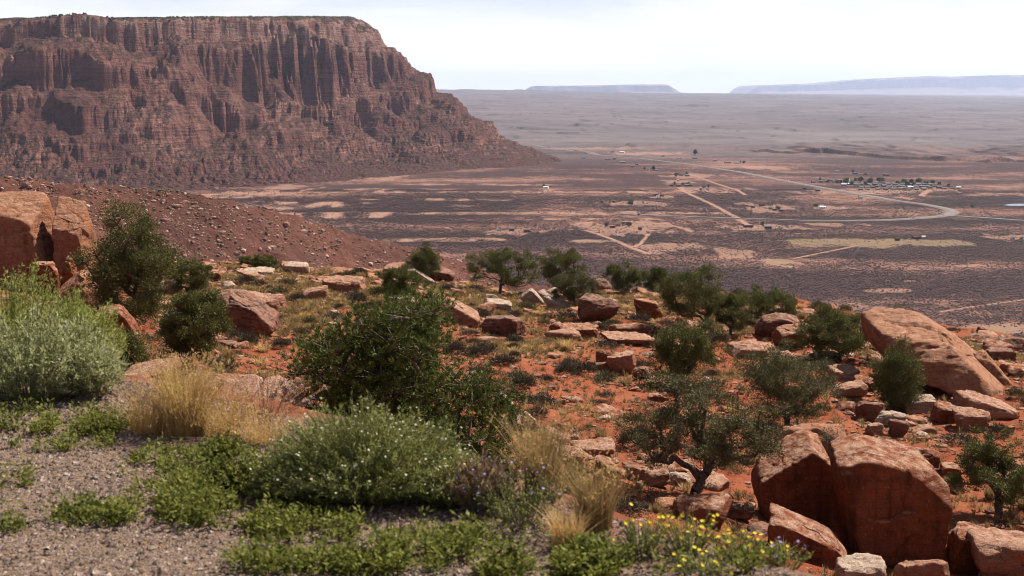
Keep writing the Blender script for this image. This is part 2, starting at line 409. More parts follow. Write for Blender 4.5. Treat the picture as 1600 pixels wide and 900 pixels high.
# ------------------------------------------------------------------ talus ridge below the terrace on the left
RPX = [-900, -300, -60, 40, 90, 130, 230, 350, 450, 550, 640, 720, 800, 1000, 1700, 2600]
RPY = [285, 283, 276, 277, 288, 287, 294, 312, 335, 366, 386, 408, 436, 470, 540, 600]
RD = [560, 560, 575, 580, 580, 580, 590, 600, 620, 640, 660, 680, 690, 690, 680, 680]
def Hm(x, y):
    px = 800 + F * x / y
    py = np.interp(px, RPX, RPY) + 2.0 * fbm2(px / 45, px * 0 + 3.3, 3, 60)
    d0 = np.interp(px, RPX, RD)
    zr = EYE + ray(px, py)[1] * d0
    q = d0 - y
    n = fbm2(x / 60, y / 60, 5, 61)
    gul = ridged2(x / 55 + 0.3 * n, y / 160, 3, 66)
    z = np.where(q > 0, zr - 0.46 * q + 0.02 * q * gul * sstep(0, 60, q) * 2.5, zr + 0.55 * q)
    z = z + 5.5 * n * sstep(0, 40, np.abs(q)) + 1.0 * fbm2(x / 9, y / 9, 4, 62)
    return np.maximum(z, -208.0)
mu = np.concatenate([np.arange(-700, -60, 14), np.arange(-60, 900, 1.6), np.arange(900, 2300, 14)])
mdp = np.concatenate([np.linspace(112, 330, 50), np.linspace(332, 720, 330), np.linspace(725, 1150, 50)])
MU, MY = np.meshgrid(mu, mdp); MX = (MU - 800) / F * MY
MZ = Hm(MX, MY)
MZ = np.minimum(MZ, np.where(MY < 260, -45 - (260 - MY) * 0.0, 1e9))
m, nt, b = newmat('talus_soil', 0.95, 0.05)
w = wpos(nt)
c = mix(nt, mr(nt, noise(nt, w, 0.02, 5, 0.6), 0.35, 0.65), (0.1, 0.044, 0.034), (0.17, 0.07, 0.05))
c = mix(nt, mr(nt, noise(nt, w, 0.35, 6, 0.75), 0.48, 0.7), c, (0.09, 0.042, 0.034))
c = mix(nt, mr(nt, noise(nt, w, 1.2, 5, 0.75), 0.58, 0.72, 0, 0.8), c, (0.40, 0.24, 0.18))
nt.links.new(c, b.inputs['Base Color']); bump(nt, b, noise(nt, w, 0.6, 8, 0.75), 1.0, 1.6)
tag(mk('terrain', np.stack([MX, MY, MZ], -1), grid_faces(*MX.shape), mats=[m], smooth=True), kind='structure')

# ------------------------------------------------------------------ valley floor rising to the far plain
def Hv(x, y):
    px = 800 + F * x / np.maximum(y, 1)
    zend = np.interp(px, [-600, 720, 830, 1000, 1200, 1600, 2600], [30, 8, -6, -42, -62, -112, -160])
    t = np.clip((y - 4500) / 15500, 0, 1.25)
    t2 = t ** 1.0
    z = -200 + (zend + 200) * t2
    n = fbm2(x / 700, y / 900, 4, 90)
    z = z + 1.2 * n * (1 - sstep(3800, 4600, y))
    a = sstep(4300, 6000, y)
    # low scarps: noise sharpened into steps
    s1 = fbm2(x / 1100 + 2, y / 1500, 5, 91)
    z = z + a * (7 * np.tanh(6 * (s1 - 0.05)) + 5 * n)
    s2 = fbm2(x / 420, y / 650, 4, 95)
    z = z + sstep(4400, 4900, y) * 4 * np.tanh(8 * (s2 - 0.22))
    s3 = fbm2(x / 200, y / 420, 4, 97)
    z = z + sstep(4600, 5200, y) * 1.6 * np.tanh(7 * (s3 - 0.1))
    # the scarp right of the village
    ys = 4250 + 140 * fbm2(x / 160, x * 0 + 0.7, 4, 98) + np.interp(px, [1000, 1270, 1600, 2000], [900, 420, -150, -200])
    amp = np.interp(px, [1150, 1250, 1350, 1450, 1600, 2000], [0, 12, 17, 14, 17, 10]) * (0.35 + 0.8 * np.clip(fbm2(x / 120, y / 500, 3, 99) + .4, 0, 1))
    z = z + amp * sstep(-4, 4, y - ys) * (1 - sstep(500, 1600, y - ys))
    return z
def vhit(px, py):
    px = np.asarray(px, float); py = np.asarray(py, float)
    a, b = ray(px, py); d = 201.7 / np.maximum(-b, 1e-4)
    d = np.clip(d, 600, 20000)
    for _ in range(25):
        z = Hv(a * d, d); nd_ = (EYE - z) / np.maximum(-b, 1e-4); d = np.clip(0.5 * d + 0.5 * nd_, 600, 20000)
    return a * d, d, Hv(a * d, d)
BARE = [(965, 357, 70, 9), (985, 319, 42, 3.5), (812, 362, 36, 5), (1195, 326, 42, 7), (1195, 356, 48, 5), (1290, 325, 25, 3), (1035, 308, 24, 2.6),
        (1060, 284, 26, 2.5), (1090, 276, 42, 3), (1095, 297, 62, 4), (1150, 399, 40, 6), (1215, 410, 32, 6), (1050, 386, 60, 6), (1040, 353, 12, 4),
        (1600, 372, 62, 7), (1550, 515, 62, 8), (448, 295, 38, 6), (405, 302, 60, 3), (860, 298, 25, 3), (600, 278, 28, 4), (1000, 240, 55, 2.5),
        (1520, 416, 18, 2.5), (1400, 309, 60, 2.2), (1350, 299, 90, 4.5), (1460, 297, 60, 3), (1200, 262, 50, 2.5), (1280, 350, 60, 2.5), (1560, 303, 40, 3), (920, 378, 22, 2), (1020, 396, 16, 2), (945, 232, 70, 2), (1390, 455, 30, 2.2), (1420, 440, 12, 1.5)]
STREAK = [(430, 322, 190, 7), (520, 336, 160, 5), (700, 334, 330, 2.2), (960, 334, 160, 2.5), (330, 308, 90, 5), (800, 300, 330, 1.6), (900, 343, 200, 1.2), (700, 312, 160, 2), (620, 296, 90, 2), (760, 288, 120, 1.5), (700, 375, 120, 3)]
GRASSY = [(1350, 379, 112, 8), (1215, 409, 30, 5), (1550, 515, 40, 4), (1460, 380, 60, 6), (930, 377, 45, 2)]
TRACKS = [([(1060, 293), (1078, 303.6), (1112, 319), (1150, 339.5), (1171, 353)], 4.2), ([(1074, 270.6), (1114, 285), (1135, 292), (1152, 297), (1165, 304.6)], 3.5),
          ([(916, 360), (935, 366), (956, 373.5), (982, 385), (1012, 396)], 3.8), ([(1014, 365), (1001, 381), (990, 386)], 2.5), ([(1470, 487), (1530, 478), (1600, 468), (1700, 455)], 1.7),
          ([(1240, 404), (1310, 390), (1340, 383)], 2.6), ([(1440, 306), (1446, 300), (1452, 297)], 6), ([(1171, 353), (1185, 356)], 4), ([(885, 232), (960, 236), (1040, 246)], 2.2),
          ([(1050, 352), (1072, 358), (1080, 362)], 3), ([(800, 361), (900, 358), (1100, 361), (1300, 366)], 1.6), ([(560, 345), (640, 352), (700, 356)], 1.6), ([(1068, 293), (1066, 299)], 3.5)]
_tracks_w = []
for pts, hw in TRACKS:
    p = np.array(pts, float); X, Y, Z = vhit(p[:, 0], p[:, 1]); _tracks_w.append((np.stack([X, Y], -1), hw))
def seg_dist(x, y, poly):
    d = np.full(np.shape(x), 1e9)
    for a, b in zip(poly[:-1], poly[1:]):
        ab = b - a; L = max((ab ** 2).sum(), 1e-9)
        t = np.clip(((x - a[0]) * ab[0] + (y - a[1]) * ab[1]) / L, 0, 1)
        d = np.minimum(d, np.hypot(x - a[0] - t * ab[0], y - a[1] - t * ab[1]))
    return d
def vmask(x, y):
    px, py = project(x, y, np.where(y < 4600, -200.0, Hv(x, y)))
    ns = 0.8 * fbm2(x / 60, y / 160, 4, 120)
    bare = 0.68 * ell(px, py, BARE, ns + .5 * fbm2(x / 22, y / 60, 3, 128))
    stre = ell(px, py, STREAK, 0.6 * fbm2(x / 140, y / 200, 3, 121)) * np.clip(0.55 + 0.9 * fbm2(x / 40, y / 140, 3, 122), 0, 1)
    band = fbm2(x / 420, y / 230, 4, 123)
    bare = np.maximum(bare, stre)
    for poly, hw in _tracks_w:
        lo = poly.min(0) - 30; hi = poly.max(0) + 30
        k = (x > lo[0]) & (x < hi[0]) & (y > lo[1]) & (y < hi[1])
        if k.any():
            dd = seg_dist(x[k], y[k], poly); bare[k] = np.maximum(bare[k], 1 - sstep(hw * 0.8, hw * 1.5, dd + 1.0 * fbm2(x[k] / 9, y[k] / 25, 2, 126)))
    gr = ell(px, py, GRASSY, 0.5 * ns)
    return bare, gr, band
vu = np.concatenate([np.arange(-1500, -60, 30), np.arange(-60, 1660, 2.4), np.arange(1660, 3100, 30)])
vd = np.concatenate([np.linspace(500, 1150, 40), np.geomspace(1155, 3600, 330), np.arange(3607, 5000, 6.5), np.geomspace(5010, 22500, 330), np.geomspace(23000, 67000, 30)])
VU, VY = np.meshgrid(vu, vd); VX = (VU - 800) / F * VY
VZ = Hv(VX, VY)
bare, gras, band = vmask(VX, VY)
m, nt, b = newmat('valley_soil', 0.95, 0.05)
w = wpos(nt)
sepw = nd(nt, 'ShaderNodeSeparateXYZ', {0: w})
farf = mr(nt, sepw.outputs[1], 3900, 5600)
soil = mix(nt, mr(nt, noise(nt, w, 0.004, 5, 0.6), 0.35, 0.65), (0.185, 0.09, 0.066), (0.26, 0.138, 0.1))
# brush too far off to stand as single plants is mottling of the ground cover
spot = noise(nt, w, 0.11, 3, 0.7)
spot2 = noise(nt, w, 0.028, 4, 0.7)
cov = mth(nt, 'ADD', mth(nt, 'MULTIPLY', spot, 0.5), mth(nt, 'MULTIPLY', spot2, 0.5))
cov = mth(nt, 'ADD', cov, mth(nt, 'MULTIPLY', attr(nt, 'band'), -0.16))
brush = mix(nt, mr(nt, noise(nt, w, 0.05, 4, 0.7), 0.3, 0.7), (0.035, 0.019, 0.019), (0.066, 0.036, 0.032))
near = mix(nt, mr(nt, cov, 0.34, 0.52), soil, brush)
farc = mix(nt, mr(nt, noise(nt, stretch(nt, w, (0.6, 1.4, 1)), 0.0012, 7, 0.65), 0.35, 0.66), (0.095, 0.08, 0.083), (0.165, 0.133, 0.13))
farc = mix(nt, mr(nt, noise(nt, stretch(nt, w, (0.5, 1.3, 1)), 0.006, 7, 0.75), 0.5, 0.72, 0, 0.7), farc, (0.045, 0.034, 0.033))
farc = mix(nt, mr(nt, noise(nt, stretch(nt, w, (0.5, 1.8, 1)), 0.0035, 6, 0.7), 0.62, 0.78, 0, 0.6), farc, (0.22, 0.15, 0.12))
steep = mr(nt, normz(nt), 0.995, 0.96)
farc = mix(nt, mth(nt, 'MULTIPLY', steep, 0.8), farc, (0.035, 0.025, 0.025))  # steep scarp faces painted near black to carry their shade
c = mix(nt, farf, near, farc)
bsoil = mix(nt, mr(nt, noise(nt, w, 0.09, 5, 0.7), 0.3, 0.7), (0.24, 0.13, 0.09), (0.35, 0.205, 0.147))
c = mix(nt, mth(nt, 'MULTIPLY', attr(nt, 'bare'), mr(nt, noise(nt, w, 0.16, 3, 0.7), 0.3, 0.5, 0.35, 1.0)), c, bsoil)
c = mix(nt, mth(nt, 'MULTIPLY', attr(nt, 'grassy'), 0.7), c, (0.21, 0.145, 0.085))
nt.links.new(c, b.inputs['Base Color'])
tag(mk('valley_floor', np.stack([VX, VY, VZ], -1), grid_faces(*VX.shape), mats=[m], smooth=True, attrs={'bare': bare, 'grassy': gras, 'band': band}), kind='structure')

# roads across the valley
def spline(pts, n):
    p = np.array(pts, float); t = np.concatenate([[0], np.cumsum(np.linalg.norm(np.diff(p, axis=0), axis=1))]); q = np.linspace(0, t[-1], n)
    out = np.stack([np.interp(q, t, p[:, k]) for k in range(p.shape[1])], -1)
    for _ in range(6): out[1:-1] = 0.25 * out[:-2] + 0.5 * out[1:-1] + 0.25 * out[2:]
    return out
def ribbon(name, pts, hw, mat, lift, n=400, kerb=0.0):
    p = np.array(pts, float); X, Y, Z = vhit(p[:, 0], p[:, 1])
    c = spline(np.stack([X, Y], -1), n); t = unit(np.gradient(c, axis=0)); nn = np.stack([-t[:, 1], t[:, 0]], -1)
    rows = []
    for s, dz in ((-hw - 1, -2.0), (-hw, 0), (0, 0.05), (hw, 0), (hw + 1, -2.0)):
        q = c + nn * s; rows.append(np.concatenate([q, (Hv(q[:, 0], q[:, 1]) + lift + dz)[:, None]], -1))
    V = np.stack(rows, 1); o = mk(name, V, grid_faces(n, 5), mats=[mat], smooth=False)
    return tag(o, kind='structure')
def flat_mat(name, c1, c2, scale=0.05, rough=0.85, spec=0.2):
    m, nt, b = newmat(name, rough, spec); w = wpos(nt)
    nt.links.new(mix(nt, mr(nt, noise(nt, w, scale, 4, 0.6), 0.35, 0.65), c1, c2), b.inputs['Base Color']); return m
ASPH = flat_mat('weathered_asphalt', (0.11, 0.107, 0.108), (0.165, 0.158, 0.156), 0.03, 0.8, 0.2)
VERGE = flat_mat('road_verge', (0.2, 0.135, 0.1), (0.15, 0.1, 0.075), 0.03)
HWY = [(830, 226), (870, 232), (930, 240), (1010, 249), (1070, 256), (1150, 268), (1250, 287.5), (1340, 303.5), (1400, 314), (1440, 319), (1468, 324), (1483, 328), (1489, 331), (1486, 334.5), (1474, 337.6), (1440, 341), (1392, 344), (1330, 345.2), (1250, 345), (1200, 343), (1100, 340), (1040, 338), (960, 334.5)]
ribbon('verge', HWY[:-4], 11, VERGE, 0.5, 600)
ribbon('road', HWY, 4.6, ASPH, 1.0, 700)
ribbon('road', [(1474, 337.6), (1500, 338.6), (1540, 341), (1600, 345.3), (1750, 356)], 5.5, ASPH, 1.02, 200)
ribbon('road', [(1330, 303), (1365, 304.5), (1395, 305.5)], 5.5, ASPH, 1.03, 60)

# ------------------------------------------------------------------ the long cliff on the left
rimp = np.array([(-700, 2650), (-400, 2900), (0, 3150), (150, 3250), (300, 3450), (450, 3780), (548, 4150), (560, 4450), (500, 5000), (350, 6000)], float)
RX = (rimp[:, 0] - 800) / F * rimp[:, 1]; RP = spline(np.stack([RX, rimp[:, 1]], -1), 240)
_rpx = 800 + F * RP[:, 0] / RP[:, 1]
RZ = (HORIZON - np.interp(_rpx, [-700, 0, 80, 130, 165, 190, 300, 585], [33, 33, 30, 22, 27, 31, 29, 29])) / F * np.minimum(RP[:, 1], 4250)
k_end = np.argmax(RP[:, 1] > 4250)
RZ[k_end:] = RZ[k_end]
cu_ = np.concatenate([np.arange(-500, -30, 12), np.arange(-30, 960, 1.35)])
cd_ = np.concatenate([np.arange(2480, 5000, 3.6), np.arange(5000, 5900, 40)])
CU, CY = np.meshgrid(cu_, cd_); CX = (CU - 800) / F * CY
def rim_dist(x, y):
    sh = x.shape; x = x.ravel(); y = y.ravel(); best = np.full(len(x), 1e12); sg = np.zeros(len(x)); zi = np.zeros(len(x)); si = np.zeros(len(x))
    P0 = RP[::3]; Z0 = RZ[::3]; arc = 0
    for k in range(len(P0) - 1):
        a, bq = P0[k], P0[k + 1]; ab = bq - a; L = np.hypot(*ab)
        t = np.clip(((x - a[0]) * ab[0] + (y - a[1]) * ab[1]) / L ** 2, 0, 1)
        dx = x - a[0] - t * ab[0]; dy = y - a[1] - t * ab[1]; d2 = dx * dx + dy * dy
        c = d2 < best
        best = np.where(c, d2, best); sg = np.where(c, np.sign(dx * ab[1] - dy * ab[0]), sg)
        zi = np.where(c, Z0[k] + t * (Z0[k + 1] - Z0[k]), zi); si = np.where(c, arc + t * L, si); arc += L
    return (np.sqrt(best) * sg).reshape(sh), zi.reshape(sh), si.reshape(sh)
dist, zrim, sarc = rim_dist(CX, CY)
sA = sarc - 0
f3 = fbm2(CX / 22, CY / 22, 3, 207); blk = fbm2(CX / 380, CY / 380, 2, 210)
wx = 50 * fbm2(CX / 240, CY / 240, 3, 251); wy = 50 * fbm2(CX / 240, CY / 240, 3, 252)
sw = sarc + 70 * blk
SA = [0, 1000, 1450, 1800, 2130, 6000]
Wd = np.interp(sarc, [0, 900, 1500, 1850, 2150, 4500], [375, 370, 375, 460, 640, 680])
def along(v): return np.interp(sw, SA, v)
# five hard beds, each broken back on its own line, with debris slopes between them
BEDS = [((6, 6, 14, 34, 85, 85), (.11, .11, .09, .08, .08, .08), (7, 7, 7, 9, 30, 30), 30), ((72, 72, 50, 56, 140, 145), (.16, .17, .29, .30, .08, .08), (11, 11, 32, 40, 40, 40), 56),
        ((128, 128, 118, 122, 225, 230), (.16, .15, .14, .13, .09, .09), (10, 10, 12, 12, 22, 22), 50), ((188, 190, 180, 182, 330, 335), (.05, .05, .045, .045, .06, .06), (6, 6, 6, 6, 9, 9), 34), ((246, 250, 245, 245, 430, 435), (.035, .035, .035, .035, .05, .05), (5, 5, 5, 5, 7, 7), 28)]
f = 0; hs = 0
for k, (d_, h_, w_, A_) in enumerate(BEDS):
    sc_ = 1 - .35 * sstep(1850, 2130, sarc); fin = sstep(1050, 1500, sw) * (1 if k == 1 else .4)
    wv = A_ * sc_ * (.85 * fbm2((CX + wx) / 210, (CY + wy) / 210, 3, 400 + 20 * k) + (.25 + .22 * fin) * (ridged2((CX + wx) / 100, (CY + wy) / 100, 3, 405 + 20 * k) - .3) + (.28 + .16 * fin) * fbm2(CX / 42, CY / 42, 3, 410 + 20 * k) + .12 * fbm2(CX / 14, CY / 14, 2, 415 + 20 * k))
    D_ = along(d_) + wv * min(1, .6 + .2 * k) ; hh_ = along(h_) * np.clip(1 + .95 * fbm2(CX / 230, CY / 230, 3, 418 + 20 * k), .12, 1.8); wd_ = along(w_)
    f = f + hh_ * (1 - sstep(-.5, .5, (dist - D_) / wd_)); hs = hs + hh_
q = np.clip((dist + 10 * f3 + 14 * fbm2(CX / 80, CY / 80, 3, 431)) / Wd, 0, 1.3)
f = f + (1 - hs) * np.where(q < 1, np.maximum(1 - q, 0) ** 1.18, -.06 * (q - 1))
t3 = sstep(1820, 2130, sarc + 60 * blk)
# thin ledges following the beds
fz = f * 30 + 0.5 * fbm2(CX / 300, CY / 300, 2, 220)
led = (np.floor(fz) + sstep(0.55, 0.95, fz - np.floor(fz))) / 30 - .25 / 30
lw = np.clip(0.35 + .35 * t3 + 0.8 * fbm2(CX / 130, CY / 130, 2, 222), 0, 0.8) * sstep(0.02, 0.08, f) * (1 - sstep(.93, .98, f))
f = f * (1 - lw) + led * lw
CZ = -203 + (zrim + 203) * f
gul = ridged2(sarc / 90 + .5 * f3, dist / 600, 3, 230)
tal = sstep(140, 260, dist)
CZ = CZ + tal * (1 - sstep(300, 520, dist)) * 9 * (gul - .2) + 1.1 * fbm2(CX / 14, CY / 14, 3, 233) * sstep(-20, 30, dist) * (1 - sstep(380, 560, dist))
CZ = CZ - np.maximum(-dist, 0) * 0.0 + sstep(0, -60, dist) * 2.5 * fbm2(CX / 90, CY / 90, 3, 240)
CZ = CZ - 3.0 * sstep(500, 640, dist)
m, nt, b = newmat('cliff_rock', 0.95, 0.05)
w = wpos(nt); nzv = normz(nt)
c = mix(nt, mr(nt, noise(nt, w, 0.008, 5, 0.6), 0.35, 0.65), (0.115, 0.045, 0.037), (0.32, 0.16, 0.122))
lay = noise(nt, stretch(nt, w, (0.004, 0.004, 0.16)), 1.0, 5, 0.7)
c = mix(nt, mr(nt, lay, 0.44, 0.58, 0, 0.75), c, (0.15, 0.06, 0.045))
c = mix(nt, mr(nt, noise(nt, stretch(nt, w, (0.045, 0.045, 0.02)), 1.0, 6, 0.7), 0.5, 0.7, 0, 0.7), c, (0.13, 0.058, 0.048))
hz = nd(nt, 'ShaderNodeSeparateXYZ', {0: w}).outputs[2]
c = mix(nt, mth(nt, 'MULTIPLY', mr(nt, hz, 90, 200), mr(nt, noise(nt, w, 0.03, 5, 0.7), 0.42, 0.62)), c, (0.37, 0.25, 0.2))
taln = mix(nt, mr(nt, noise(nt, w, 0.12, 6, 0.75), 0.35, 0.65), (0.065, 0.03, 0.026), (0.125, 0.058, 0.046))
taln = mix(nt, mr(nt, noise(nt, w, 0.3, 4, 0.75), 0.62, 0.74), taln, (0.33, 0.2, 0.15))
c = mix(nt, mr(nt, nzv, 0.6, 0.8), c, taln)
veg = mth(nt, 'MULTIPLY', mr(nt, nzv, 0.35, 0.6), mr(nt, noise(nt, w, 0.16, 3, 0.8), 0.52, 0.58))
veg = mth(nt, 'MULTIPLY', veg, mr(nt, noise(nt, w, 0.012, 4, 0.6), 0.42, 0.58, 0.15, 0.9))
c = mix(nt, veg, c, (0.035, 0.04, 0.026))
nt.links.new(c, b.inputs['Base Color'])
hh = mth(nt, 'ADD', noise(nt, stretch(nt, w, (0.06, 0.06, 0.04)), 1.0, 8, 0.72), mth(nt, 'MULTIPLY', noise(nt, stretch(nt, w, (0.02, 0.02, 0.22)), 1.0, 5, 0.65), 0.55))
bump(nt, b, hh, 1.0, 14.0)
keep = np.ones((CX.shape[0] - 1, CX.shape[1] - 1), bool)
keep &= (dist[:-1, :-1] < 640)
CF = grid_faces(*CX.shape)[keep.ravel()]
used = np.zeros(CX.size, bool); used[CF.ravel()] = True; remap = np.cumsum(used) - 1
tag(mk('cliff', np.stack([CX, CY, CZ], -1).reshape(-1, 3)[used], remap[CF], mats=[m], smooth=True), kind='structure')

def blob_field(P0, R, Hh, rng, k=6):
    """low leafy domes: a ragged ring and a crown point each"""
    n = len(P0); an = np.linspace(0, 2 * np.pi, k, endpoint=False)[None, :] + rng.uniform(0, 6, (n, 1))
    rr = R[:, None] * rng.uniform(0.7, 1.25, (n, k))
    lo = np.stack([P0[:, 0:1] + np.cos(an) * rr * 0.8, P0[:, 1:2] + np.sin(an) * rr * 0.8, P0[:, 2:3] - 0.1 + 0 * an], -1)
    md = np.stack([P0[:, 0:1] + np.cos(an) * rr, P0[:, 1:2] + np.sin(an) * rr, P0[:, 2:3] + Hh[:, None] * rng.uniform(0.35, 0.75, (n, k))], -1)
    tp = P0 + np.stack([rng.normal(0, .15, n) * R, rng.normal(0, .15, n) * R, Hh], -1)
    V = np.concatenate([lo, md, tp[:, None]], 1).reshape(-1, 3)
    o = (np.arange(n) * (2 * k + 1))[:, None]; j = np.arange(k)[None]; j2 = (j + 1) % k
    Q = np.stack([o + j, o + j2, o + k + j2, o + k + j], -1).reshape(-1, 4)
    T = np.stack([o + k + j, o + k + j2, o + 2 * k + 0 * j], -1).reshape(-1, 3)
    return V, Q, T
rng = np.random.default_rng(11)
flat_ = np.argwhere((dist < 14) & (dist > -260) & (CU > -40) & (CU < 640))
pk = flat_[rng.integers(0, len(flat_), 2600)]
pp = np.stack([CX[pk[:, 0], pk[:, 1]], CY[pk[:, 0], pk[:, 1]], CZ[pk[:, 0], pk[:, 1]]], -1)
V, Q, T = blob_field(pp, rng.uniform(1.5, 3.2, len(pp)), rng.uniform(2.0, 4.8, len(pp)), rng)
tag(mk('scrub', V, Q, T, [L_COTTON]), 'dark scrub woodland lining the flat top of the cliff', 'scrub', kind='stuff')

# ------------------------------------------------------------------ far mesas
MESA, nt, b = newmat('mesa_rock', 0.95, 0.05)
w = wpos(nt); c = mix(nt, mr(nt, noise(nt, stretch(nt, w, (1, 1, 8)), 0.002, 5, 0.6), 0.35, 0.65), (0.2, 0.13, 0.1), (0.3, 0.2, 0.15)); nt.links.new(c, b.inputs['Base Color'])
def mesa(name, pts, d0, depth, base, seed, capfrac=0.45):
    p = np.array(pts, float); px = np.arange(p[0, 0], p[-1, 0] + 0.1, 1.5); py = np.interp(px, p[:, 0], p[:, 1]) + 0.35 * fbm2(px / 14, px * 0 + seed, 3, 300 + seed)
    zt = (HORIZON - py) / F * d0 + EYE
    rows = []
    prof = ((-1700, 0.0), (-900, .22), (-350, .5), (-220, .9), (-150, 1.0), (depth, 1.0), (depth + 400, 0))
    for off, fz_ in prof:
        jit = 110 * fbm2(px / 30, px * 0 + off * .01, 3, 310 + seed) if off < depth else 0 * px
        d = d0 + off + jit
        rows.append(np.stack([(px - 800) / F * d0 * (1 + 0 * d), d, base + (np.maximum(zt - base, 0)) * fz_], -1))
    V = np.stack(rows, 0)
    return tag(mk(name, V, grid_faces(len(prof), len(px)), mats=[MESA], smooth=False), kind='structure')
mesa('hills', [(805, 146), (818, 143), (826, 137), (833, 134.3), (900, 134), (975, 132.3), (1040, 132), (1046, 136), (1058, 143), (1070, 149), (1078, 152)], 50000, 4000, -215, 1)
mesa('hills', [(1060, 153), (1085, 148), (1096, 147.8), (1099, 146), (1102, 148), (1150, 149), (1163, 146), (1172, 138), (1182, 133.5), (1240, 131.5), (1290, 130), (1320, 127), (1360, 123.5), (1440, 119.5), (1480, 120.5), (1530, 118.5), (1600, 117.5), (1700, 117), (1900, 119), (2100, 126)], 60000, 5000, -215, 2)

# ------------------------------------------------------------------ boulders
_ico = {}
def ico(n):
    if n not in _ico:
        bm = bmesh.new(); bmesh.ops.create_icosphere(bm, subdivisions=n, radius=1.0)
        _ico[n] = (np.array([v.co[:] for v in bm.verts]), np.array([[v.index for v in f.verts] for f in bm.faces])); bm.free()
    return _ico[n]
BOXN = np.array([(1, 0, 0), (-1, 0, 0), (0, 1, 0), (0, -1, 0), (0, 0, 1), (0, 0, -1)], float)
def rock_planes(style, rng, poly=None, lean=0.12, topn=0.15):
    p = 34
    if poly is not None:                                   # convex outline (x, z) given as corner points
        q = np.array(poly, float); c = q.mean(0); N, D = [], []
        ar = np.sum(q[:, 0] * np.roll(q[:, 1], -1) - np.roll(q[:, 0], -1) * q[:, 1])
        if ar < 0: q = q[::-1]
        for a, bb in zip(q, np.roll(q, -1, 0)):
            e = bb - a; n2 = np.array([e[1], -e[0]]) / max(np.hypot(*e), 1e-6)
            ny = -topn * max(n2[1], 0) + rng.normal(0, .06)
            n3 = np.array([n2[0], ny, n2[1]]); k = np.linalg.norm(n3)
            N.append(n3 / k); D.append((n2 @ a + min(ny, 0) * .6) / k)
        N += [unit(np.array([rng.normal(0, .06), -1, lean])), unit(np.array([rng.normal(0, .1), 1, .25]))]; D += [0.92, 0.95]
        N = np.array(N); D = np.array(D)
        for _ in range(3):
            n3 = unit(rng.normal(size=3)); 
            if abs(n3[1]) < .35: continue
            N = np.vstack([N, n3]); D = np.append(D, rng.uniform(.95, 1.2))
        return N, np.maximum(D, .12), 44
    N = unit(BOXN + rng.normal(0, .13, (6, 3))); D = rng.uniform(.86, 1.0, 6)
    k = 6
    if style == 'block': k = 5; R = (1.02, 1.3)
    elif style == 'shard': k = 10; R = (.72, 1.08); p = 50
    elif style == 'round': k = 5; R = (.9, 1.15); p = 7
    elif style == 'dome': k = 0; R = (1, 1); p = 3.0
    elif style == 'slab': k = 5; R = (.95, 1.25); p = 26; N[4] = unit(np.array([rng.normal(0, .2), -.25, 1])); D[4] = .6
    elif style == 'wedge_right': k = 4; R = (.95, 1.2); N = np.vstack([N, unit(np.array([.62, -.12, .8]))]); D = np.append(D, .42)
    elif style == 'wedge_left': k = 4; R = (.95, 1.2); N = np.vstack([N, unit(np.array([-.62, -.12, .8]))]); D = np.append(D, .42)
    cut = unit(rng.normal(size=(max(k, 1), 3)))[:k]
    N = np.vstack([N, cut]); D = np.concatenate([D, rng.uniform(R[0], R[1], k)])
    return N, D, p
def cells(p, seed):
    b = np.floor(p); f1 = np.full(len(p), 9.0); f2 = np.full(len(p), 9.0); idv = np.zeros(len(p))
    for i in (-1, 0, 1):
        for j in (-1, 0, 1):
            for k in (-1, 0, 1):
                c = b + np.array([i, j, k]); h = [_hash(c[:, 0], c[:, 1], c[:, 2], seed + q) / 4294967295.0 for q in range(4)]
                d = np.sqrt(((c + np.stack(h[:3], -1) * .9 - p) ** 2).sum(1))
                n1 = d < f1; f2 = np.where(n1, f1, np.minimum(f2, d)); idv = np.where(n1, h[3], idv); f1 = np.where(n1, d, f1)
    return f1, f2, idv
